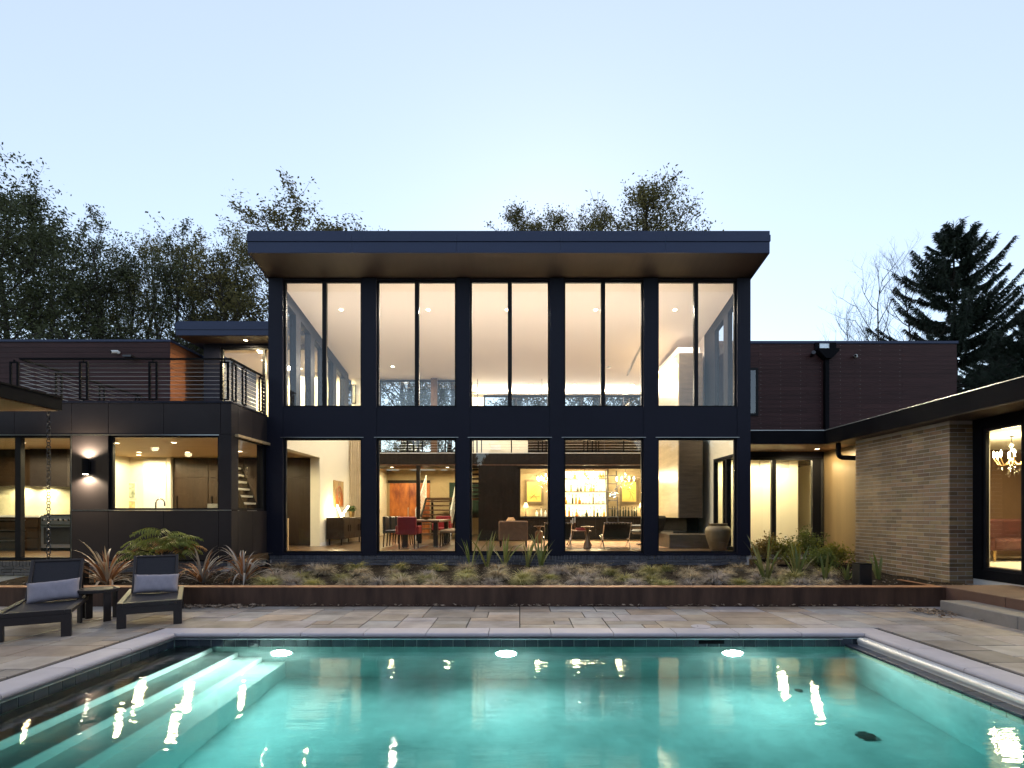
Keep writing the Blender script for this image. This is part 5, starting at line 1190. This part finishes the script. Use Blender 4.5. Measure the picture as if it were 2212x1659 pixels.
# ---- sumac with drooping fronds
sum_m = [leafmat('sumac_green', (.12, .15, .032), (.24, .26, .055), .5, .2, .35), leafmat('sumac_orange', (.34, .15, .04), (.42, .22, .07), .5, .2, .35)]
def frond(seed, m, L_=.55):
    r_ = random.Random(seed); b = MB(); pts = [Vector((0, 0, 0))]; th = R(38)
    for i in range(12): pts.append(pts[-1] + Vector((math.cos(th), 0, math.sin(th)))*L_/12); th -= R(8.5)
    b.tube(pts, [.004]*13, 3)
    for i in range(1, 13):
        f = i/12; ll = .15*math.sin(math.pi*min(1, .25 + f*.72)) + .02
        for s in (-1, 1):
            p = pts[i]; tip = p + Vector((.045, s*ll*.72, -ll*.62 + r_.uniform(-.02, .02))); md = (p + tip)/2 + Vector((.012, 0, .014)); wv = Vector((.017, 0, 0))
            b.add([p, md - wv, tip, md + wv], [(0, 1, 2, 3)])
    return b.mesh('frond', m)
x, y = at_bed(352, 1262); y += 1.0; x = X(352, y)
t = thing('sumac_shrub', 'green feathery sumac shrub with drooping fronds before the dark panels', 'shrub', (x, y, .24))
stems = [((0, 0, .0), (.02, 0, .38), (-.22, .05, .70)), ((0, 0, .1), (.06, .02, .45), (.26, .0, .74)), ((0, 0, .1), (.0, .05, .50), (.04, -.02, .90)), ((0, 0, .2), (.1, -.1, .5), (.45, -.08, .60)), ((0, 0, .2), (-.1, -.1, .5), (-.42, -.1, .56))]
b = MB()
for st_p in stems: b.tube(st_p, [.022, .014, .008], 6)
b.build('stem', espresso, t, True, True)
fr = [frond(s, sum_m[1 if s == 5 else 0], .42 + .05*(s % 3)) for s in range(6)]; r_ = random.Random(77)
for st_p in stems:
    for k in range(9): o = link('frond', fr[r_.randrange(6)], t, Vector(st_p[2]) + Vector((r_.uniform(-.05, .05), r_.uniform(-.05, .05), r_.uniform(-.16, .02))), (R(r_.uniform(-10, 10)), R(r_.uniform(-12, 14)), r_.uniform(0, 6.283))); o.scale = [r_.uniform(.8, 1.15)]*3
# ---- leafy shrubs at the link
def leaf_shrub(x, y, z, rx, h, m, label, seed, n=1500, ls=.035, name='leafy_shrub'):
    r_ = np.random.RandomState(seed); t = thing(name, label, 'shrub', (x, y, z)); b = MB(); tips = []
    for k in range(16):
        a = r_.uniform(0, 6.283); q = r_.uniform(.2, 1); top = Vector((rx*q*math.cos(a), rx*q*math.sin(a), h*(1.05 - .5*q**2)*r_.uniform(.75, 1.05)))
        b.tube([(0, 0, 0), top*.5 + Vector((0, 0, .06)), top], [.009, .006, .003], 4); tips += [top, top*.8 + Vector((0, 0, .03)), top*.6 + Vector((0, 0, .05))]
    b.build('stem', espresso, t, local=True); T = np.array([list(p) for p in tips])
    P = T[r_.randint(0, len(T), n)] + r_.normal(0, rx*.17, (n, 3)); P[:, 2] = np.maximum(P[:, 2], .03)
    A = r_.normal(0, 1, (n, 3)); A /= np.linalg.norm(A, axis=1)[:, None]; Bq = np.cross(A, r_.normal(0, 1, (n, 3))); Bq /= np.linalg.norm(Bq, axis=1)[:, None]
    s = ls*r_.uniform(.6, 1.3, (n, 1)); A = A*s; Bq = Bq*s*.42
    link('foliage', quads_mesh('foliage', np.stack([P - A, P - Bq, P + A, P + Bq], 1), m), t)
ygm = leafmat('yellow_green_leaf', (.14, .15, .02), (.24, .23, .04), .5, .15, .4); rdm = leafmat('red_green_leaf', (.16, .10, .03), (.24, .19, .05), .5, .15, .4); dgm = leafmat('green_leaf', (.07, .10, .022), (.13, .16, .04), .5, .15, .4)
leaf_shrub(X(1655, 13.5), 13.5, .24, .42, .62, rdm, 'reddish yellow leafy shrub at the foot of the link glass by the tall block', 1); leaf_shrub(X(1700, 13.2), 13.2, .24, .45, .55, ygm, 'bright yellow green leafy shrub before the link glass', 2)
leaf_shrub(X(1745, 13.4), 13.4, .24, .45, .85, dgm, 'tallest green leafy shrub before the link glass', 3, 1100); leaf_shrub(X(1795, 12.9), 12.9, .24, .42, .5, ygm, 'yellow green leafy shrub at the foot of the golden panels', 4); leaf_shrub(X(1770, 12.0), 12.0, .24, .35, .42, dgm, 'low green leafy shrub in front of the golden panels', 5)

# ================================================================== LOUNGERS AND SIDE TABLE
lf = mat('bronze_aluminium', (.038, .032, .033), .45, .2, spec=.25, var=.06); sling = mat('dark_sling_mesh', (.030, .028, .034), .6, spec=.2, var=.12, vs=60)
pil = mat('blue_grey_pillow', (.29, .265, .31), .85, var=.08, vs=10, bump=.15, bs=200)
def lounger(x, y, rz, label, pl, prz):
    """origin at the middle of the foot end; local +y runs to the head"""
    t = thing('sun_lounger', label, 'sun lounger', (x, y, 0), rz, 'sun loungers beside the pool')
    W, S, Ln = .36, .33, 1.62
    b = MB(); b.cbox(-W, -W + .065, 0, Ln, S - .055, S, .004).cbox(W - .065, W, 0, Ln, S - .055, S, .004); b.build('side_rail', lf, t, local=True)
    MB().cbox(-W + .066, W - .066, 0, .06, S - .055, S, .004).build('foot_rail', lf, t, local=True); MB().cbox(-W + .066, W - .066, Ln - .06, Ln, S - .055, S, .004).build('head_rail', lf, t, local=True)
    MB().cbox(-W + .066, W - .066, 0.0, .03, S - .15, S - .056, .004).build('apron', lf, t, local=True)
    for sx in (-1, 1):
        for yy in (.002, 1.36): MB().cbox(sx*W - (.10 if sx > 0 else 0), sx*W + (0 if sx > 0 else .10), yy, yy + .07, 0, S - .056, .004).build('leg', lf, t, local=True)
    b = MB()
    for i in range(9): b.v += [(-W + .066, .06 + i*.13, S - .012 - .012*math.sin(math.pi*i/8)), (0, .06 + i*.13, S - .02 - .02*math.sin(math.pi*i/8)), (W - .066, .06 + i*.13, S - .012 - .012*math.sin(math.pi*i/8))]
    for i in range(8):
        for k in (0, 1): b.f.append((i*3 + k, i*3 + k + 1, i*3 + k + 4, i*3 + k + 3))
    b.build('seat_sling', sling, t, True, True)
    an = R(56); Mx = Matrix.Translation((0, 1.10, S - .0)) @ Matrix.Rotation(an, 4, 'X')
    MB().cbox(-W + .07, -W + .11, 0, .62, -.02, .02, .004, Mx).cbox(W - .11, W - .07, 0, .62, -.02, .02, .004, Mx).cbox(-W + .111, W - .111, .585, .62, -.02, .02, .004, Mx).build('back_frame', lf, t, local=True)
    b = MB(); b.add([Mx @ Vector(p) for p in ((-W + .111, .0, .006), (W - .111, .0, .006), (W - .111, .30, -.012), (-W + .111, .30, -.012), (W - .111, .585, .006), (-W + .111, .585, .006))], [(0, 1, 2, 3), (3, 2, 4, 5)]); b.build('back_sling', sling, t, local=True)
    MB().tube([(-W + .09, 1.35, S + .32), (-W + .09, 1.50, S - .02)], .012, 6).tube([(W - .09, 1.35, S + .32), (W - .09, 1.50, S - .02)], .012, 6).build('back_prop', lf, t, local=True)
    # pillow: a puffed rectangle leaning on the back
    n, m_ = 16, 10; pw, ph = .285, .15; b = MB()
    for side in (1, -1):
        for j in range(m_ + 1):
            for i in range(n + 1):
                a, c = 2*i/n - 1, 2*j/m_ - 1; th = .062*((1 - a**4)*(1 - c**4))**.6
                k = 1 - .07*(1 - abs(a)**3)*abs(c)**2 ; k2 = 1 - .05*(1 - abs(c)**3)*abs(a)**2
                b.v.append((a*pw*k2, side*th + .004*math.sin(i*1.9 + j), c*ph*k))
    o1 = (n+1)*(m_+1)
    for s in (0, 1):
        for j in range(m_):
            for i in range(n):
                q = [s*o1 + j*(n+1) + i, s*o1 + j*(n+1) + i + 1, s*o1 + (j+1)*(n+1) + i + 1, s*o1 + (j+1)*(n+1) + i]; b.f.append(tuple(q if s else q[::-1]))
    p = thing('lumbar_pillow', pl, 'pillow', (0, 0, 0), 0, 'blue grey pillows on the loungers')
    loc = Matrix.Translation((x, y, 0)) @ Matrix.Rotation(rz, 4, 'Z') @ Vector((0.02, 1.02, S + .125)); p.location = loc; p.rotation_euler = (0, 0, rz)
    b.v = [tuple(Matrix.Rotation(R(prz), 4, 'Y') @ Matrix.Rotation(R(-26), 4, 'X') @ Vector(v)) for v in b.v]
    po = b.build('cover', pil, p, True, True); 
    bm = bmesh.new(); bm.from_mesh(po.data); bmesh.ops.remove_doubles(bm, verts=bm.verts[:], dist=.002); bm.to_mesh(po.data); bm.free(); po.data.shade_smooth()
LR = math.atan2(.34, .57)
lounger(-4.90, 7.22, LR, 'dark sling sun lounger nearest the pool corner', 'blue grey lumbar pillow on the lounger nearest the pool corner', 2)
lounger(-5.78, 6.46, LR, 'dark sling sun lounger cut by the left edge of the view', 'blue grey lumbar pillow on the leftmost lounger', -5)
t = thing('round_side_table', 'round dark slatted side table between the two loungers', 'side table', (-5.93, 7.66, 0))
MB().lathe([(.235, .40), (.245, .405), (.245, .44), (.235, .445), (.215, .445), (.21, .435)], (-5.93, 7.66, 0), 28).build('rim', lf, t, True)
for k in range(6):
    x0 = -.205 + k*.07; hw = math.sqrt(max(.001, .214**2 - max(abs(x0), abs(x0 + .064))**2)); bx('slat', lf, t, -5.93 + x0, -5.93 + x0 + .064, 7.66 - hw, 7.66 + hw, .425, .442)
for k in range(4):
    a = R(45 + 90*k) + .35; c, s = math.cos(a)*.222, math.sin(a)*.222
    MB().cbox(-.045, .045, -.012, .012, 0, .405, .003, Matrix.Translation((-5.93 + c, 7.66 + s, 0)) @ Matrix.Rotation(a + R(90), 4, 'Z')).build('leg', lf, t)

# ================================================================== TREES
bark = mat('dark_bark', (.035, .028, .022), .9, var=.3, vs=6, bump=.6)
leafA = leafmat('tree_leaf_dark', (.060, .075, .034), (.095, .105, .045), .55, .1, .3); leafB = leafmat('tree_leaf_olive', (.105, .105, .04), (.17, .145, .05), .55, .1, .35); needle = leafmat('spruce_needle', (.018, .030, .022), (.03, .045, .03), .6, .05, .1)
def grow(r_, p, d, L_, rad, depth, b, tips, wob=.25, nsub=(3, 5), up=.12, ratio=(.5, .72), spread=.75):
    n = 4; pts = [Vector(p)]; dd = Vector(d)
    for i in range(n):
        dd = (dd + Vector((r_.uniform(-wob, wob), r_.uniform(-wob, wob), r_.uniform(-wob, wob) + up))).normalized(); pts.append(pts[-1] + dd*L_/n)
    b.tube(pts, [rad*(1 - .6*i/n) for i in range(n + 1)], 5 if depth > 1 else 3, cap=False)
    if depth == 0: tips.extend(pts[1:]); return
    if depth == 1: tips.extend(pts[2:])
    for k in range(r_.randint(*nsub)):
        f = r_.uniform(.3, 1.0); i = min(n - 1, int(f*n)); q = pts[i].lerp(pts[i+1], f*n - i)
        s = Vector((r_.uniform(-1, 1), r_.uniform(-1, 1), r_.uniform(-.3, .7))).normalized()
        grow(r_, q, (dd*(1 - spread) + s*spread).normalized(), L_*r_.uniform(*ratio), rad*.5, depth - 1, b, tips, wob, nsub, up, ratio, spread)
def tree_meshes(seed, Hh, crown0, spread, nl, ls, leafm, sig=.45, trunks=1, depth=3):
    r_ = random.Random(seed); b = MB(); tips = []
    for tk in range(trunks):
        ox = (tk - (trunks - 1)/2)*.5; top = Vector((ox*3.0 + r_.uniform(-.6, .6), r_.uniform(-.8, .8), Hh*r_.uniform(.86, 1)))
        pts = [Vector((ox, 0, -.3))] + [Vector((ox, 0, 0)).lerp(top, f) + Vector((r_.uniform(-.25, .25), r_.uniform(-.25, .25), 0)) for f in (.12, .25, .38, .5, .62, .75, .87, 1)]
        rad = Hh*.012; b.tube(pts, [rad*(1 - .9*i/8) + .02 for i in range(9)], 8, cap=False)
        nlim = int(24/ max(1, trunks*.6))
        for k in range(nlim):
            f = crown0 + (1 - crown0)*(k + r_.random())/nlim; i = min(7, int(f*8)); q = pts[i].lerp(pts[i+1], f*8 - i)
            a = r_.uniform(0, 6.283); e = .35 + .7*f; prof = math.sin(math.pi*min(1, .22 + .78*(1 - (f - crown0)/(1 - crown0))**.8*.9))
            grow(r_, q, (math.cos(a)*math.cos(e), math.sin(a)*math.cos(e), math.sin(e)), spread*(.45 + .6*prof)*r_.uniform(.75, 1.05)*(1.0 - .45*max(0, f - .6)/.4), rad*.34*(1.1 - .6*f), depth - 1, b, tips, .22, (4, 6))
        tips += [pts[-1], pts[-2]]
    wood = b.mesh('trunk', bark, True)
    rs_ = np.random.RandomState(seed); T = np.array([list(p) for p in tips]); T = T[T[:, 2] > Hh*crown0*.75]
    # leaves gather around shoot tips, some clumps full and others thin
    wgt = rs_.uniform(.15, 1, len(T)); wgt /= wgt.sum(); P = T[rs_.choice(len(T), nl, p=wgt)] + rs_.normal(0, sig, (nl, 3))*rs_.uniform(.2, 1, (nl, 1))
    A = rs_.normal(0, 1, (nl, 3)); A[:, 2] -= .4; A /= np.linalg.norm(A, axis=1)[:, None]; Bq = np.cross(A, rs_.normal(0, 1, (nl, 3))); Bq /= np.linalg.norm(Bq, axis=1)[:, None]
    s = ls*rs_.uniform(.6, 1.35, (nl, 1)); A *= s; Bq *= s*.5
    crown = quads_mesh('crown', np.stack([P - A, P - Bq + A*.1, P + A, P + Bq + A*.1], 1), leafm) if nl else None
    top = float(np.percentile(P[:, 2], 99.7)) if nl else Hh
    return wood, crown, top
def tree(meshes, x, y, rz, sc_, label, name='deciduous_tree', grp=None, z=-.06):
    t = thing(name, label, 'tree', (x, y, z), rz, grp); t.scale = sc_ if isinstance(sc_, tuple) else (sc_,)*3
    link('trunk', meshes[0], t)
    if meshes[1]: link('crown', meshes[1], t)
    return t
TA = tree_meshes(3, 17, .22, 4.2, 25000, .075, leafA, .26); TB = tree_meshes(8, 17, .26, 3.0, 24000, .066, leafB, .22, 2); TC = tree_meshes(15, 17, .30, 3.0, 17000, .062, leafB, .20, 2); TD = tree_meshes(22, 17, .25, 3.3, 19000, .068, leafA, .22, 3)
def pt(m, u, vtop, d, rz, lab, wide=1.0, name='deciduous_tree', hh=17.0):
    hh = m[2] if len(m) > 2 else hh; s = (Z(vtop, d) + .3)/hh*.93; return tree(m, X(u, d), d, rz, (s*wide, s*wide, s), lab, name, None)
pt(TA, 25, 322, 25, .4, 'largest dark dense tree at the left edge of the view', 1.15); pt(TA, 120, 415, 31, 2.2, 'dark dense tree second from the left edge', 1.1)
pt(TA, -90, 250, 21, 1.2, 'dark tree whose crown tips enter the upper left edge', 1.0)
pt(TD, 232, 428, 30, 1.0, 'green many stemmed tree rising left of the terrace hall'); pt(TD, 372, 440, 29, 3.0, 'green many stemmed tree directly above the terrace hall roof'); pt(TB, 300, 470, 34, .5, 'slim olive tree between the two many stemmed trees')
pt(TB, 505, 448, 30, 2.0, 'olive tree touching the left end of the tall roof'); pt(TB, 440, 480, 33, 4.4, 'olive tree half hidden behind the terrace hall')
pt(TB, 662, 372, 33, 3.6, 'olive autumn tree crown above the left part of the tall roof', 1.45); pt(TC, 778, 462, 36, .9, 'small sparse treetop just above the tall roof, left of its middle')
pt(TC, 1108, 402, 36, 1.7, 'sparse treetop above the middle of the tall roof'); pt(TC, 1205, 410, 37, 2.9, 'sparse rounded treetop between the two others on the tall roof'); pt(TC, 1385, 358, 33, .2, 'widest airy treetop above the right part of the tall roof', 1.25); pt(TC, 1300, 420, 35, 5.1, 'thin treetop leaning beside the widest airy crown')
pt(TB, 878, 560, 30, 2.4, 'tree seen through the stair hall glazing on the left', 1.1); pt(TD, 968, 545, 29, 4.0, 'tree seen through the stair hall glazing on the right', 1.1)
# spruce
def spruce_meshes(seed, Hh=18):
    r_ = random.Random(seed); b = MB(); b.tube([(0, 0, -.3), (.1, 0, Hh*.5), (0, .05, Hh)], [.22, .13, .02], 7, cap=False); Q = []; rs_ = np.random.RandomState(seed)
    for k in range(230):
        f = r_.random()**.9; z = Hh*(.12 + .86*f); L_ = (1 - f)**.72*5.4*r_.uniform(.45, 1.2) + .45; a = r_.uniform(0, 6.283); pts = []
        rise = r_.uniform(.05, .35) + .35*f
        for i in range(7):
            s = i/6; pts.append(Vector((math.cos(a)*L_*s, math.sin(a)*L_*s, z + L_*(rise*s - .55*s*(1 - s) + .12*s*s))))
        b.tube(pts, [.035*(1 - .85*i/6)*(.4 + L_/4) for i in range(7)], 4, cap=False)
        m_ = int(90 + 190*L_); S = rs_.uniform(.12, 1.0, m_)
        for s in S:
            i = min(5, int(s*6)); p = pts[i].lerp(pts[i+1], s*6 - i); side = r_.choice((-1, 1)); ll = r_.uniform(.14, .52)*(1.15 - .5*s)
            d = Vector((math.cos(a + side*r_.uniform(.2, 1.3)), math.sin(a + side*r_.uniform(.2, 1.3)), r_.uniform(-2.0, .3))).normalized()
            wv = d.cross(Vector((r_.uniform(-1, 1), r_.uniform(-1, 1), r_.uniform(-1, 1)))).normalized()*r_.uniform(.014, .03)
            Q.append([p, p + d*ll*.45 - wv, p + d*ll, p + d*ll*.45 + wv])
    for k in range(60): p = Vector((0, 0, Hh*r_.uniform(.93, 1.0))); d = Vector((r_.uniform(-1, 1), r_.uniform(-1, 1), r_.uniform(.2, 1.3))).normalized(); wv = d.cross(Vector((0, 1, 0))).normalized()*.035; Q.append([p, p + d*.15 - wv, p + d*.38, p + d*.15 + wv])
    return b.mesh('trunk', bark, True), quads_mesh('crown', np.array([[list(p) for p in q] for q in Q]), needle)
SP = spruce_meshes(4)
pt(SP, 2062, 440, 27, .6, 'tall dark spruce behind the brick wing', 1.06, 'spruce_tree', 18); pt(SP, 2225, 640, 23, 2.2, 'dark spruce cut by the right edge of the view', 1.1, 'spruce_tree', 18); pt(SP, 2150, 700, 30, 4.0, 'lower dark spruce between the two taller ones', 1.2, 'spruce_tree', 18)
def bare_meshes(seed, Hh, spread):
    r_ = random.Random(seed); b = MB(); tips = []; pts = [Vector((0, 0, -.3))] + [Vector((r_.uniform(-.2, .2), r_.uniform(-.2, .2), Hh*f)) for f in (.15, .3, .45, .6, .75, .9, 1)]
    b.tube(pts, [.13*(1 - .93*i/7) for i in range(8)], 7, cap=False)
    for k in range(17):
        f = .3 + .68*(k + r_.random())/17; i = min(6, int(f*7)); q = pts[i].lerp(pts[i+1], f*7 - i); a = r_.uniform(0, 6.283); e = .75
        grow(r_, q, (math.cos(a)*math.cos(e), math.sin(a)*math.cos(e), math.sin(e)), spread*(1.15 - .75*f)*r_.uniform(.7, 1.1), .045*(1.15 - .7*f), 3, b, tips, .22, (3, 4), .16, (.5, .68), .55)
    return b.mesh('trunk', bark, True), None
BA = bare_meshes(6, 15, 4.2); BB = bare_meshes(17, 15, 3.6)
pt(BA, 1903, 565, 27, .3, 'bare leafless tree left of the spruce', 1.0, 'bare_tree', 15); pt(BB, 1958, 548, 28, 2.0, 'taller bare tree overlapping the spruce', .95, 'bare_tree', 15); pt(BB, 1835, 668, 29, 4.0, 'low bare treetop just above the brown clad wing', .9, 'bare_tree', 15)
# trees behind the viewer, mirrored in the upper glass
for k in range(11):
    x = -38 + k*7.6; s = (.55, .64, .52, .60, .57)[k % 5]
    t = tree((TA, TD, TB, TA, TD)[k % 5], x, -26 - 3*(k % 2), k*1.3, (s*1.1, s*1.1, s*12/13), 'garden tree across the pool, mirrored in the house glass', 'garden_tree', 'garden trees across the pool')
hm = leafmat('belt_leaf', (.03, .04, .016), (.05, .06, .022), .6, .05, .2)
r_ = np.random.RandomState(12); n = 60000; bx_ = r_.uniform(-60, 60, n); top = 8.6 + 1.6*np.sin(bx_*.31) + 1.1*np.sin(bx_*.83 + 1) + .7*np.sin(bx_*2.1)
P = np.stack([bx_, -24 + r_.normal(0, .9, n), top*r_.uniform(0, 1, n)**.75 + r_.normal(0, .3, n)], 1); A = r_.normal(0, .32, (n, 3)); Bq = r_.normal(0, .22, (n, 3))
tb = stuff(link('tree_belt', quads_mesh('tree_belt', np.stack([P - A, P - Bq, P + A, P + Bq], 1), hm))); tag(tb, 'dense belt of trees across the garden, mirrored in the house glass', 'trees')
print('objects', len(bpy.data.objects), 'pavers', npav, 'bricks', nbk, 'grass', len(spots))
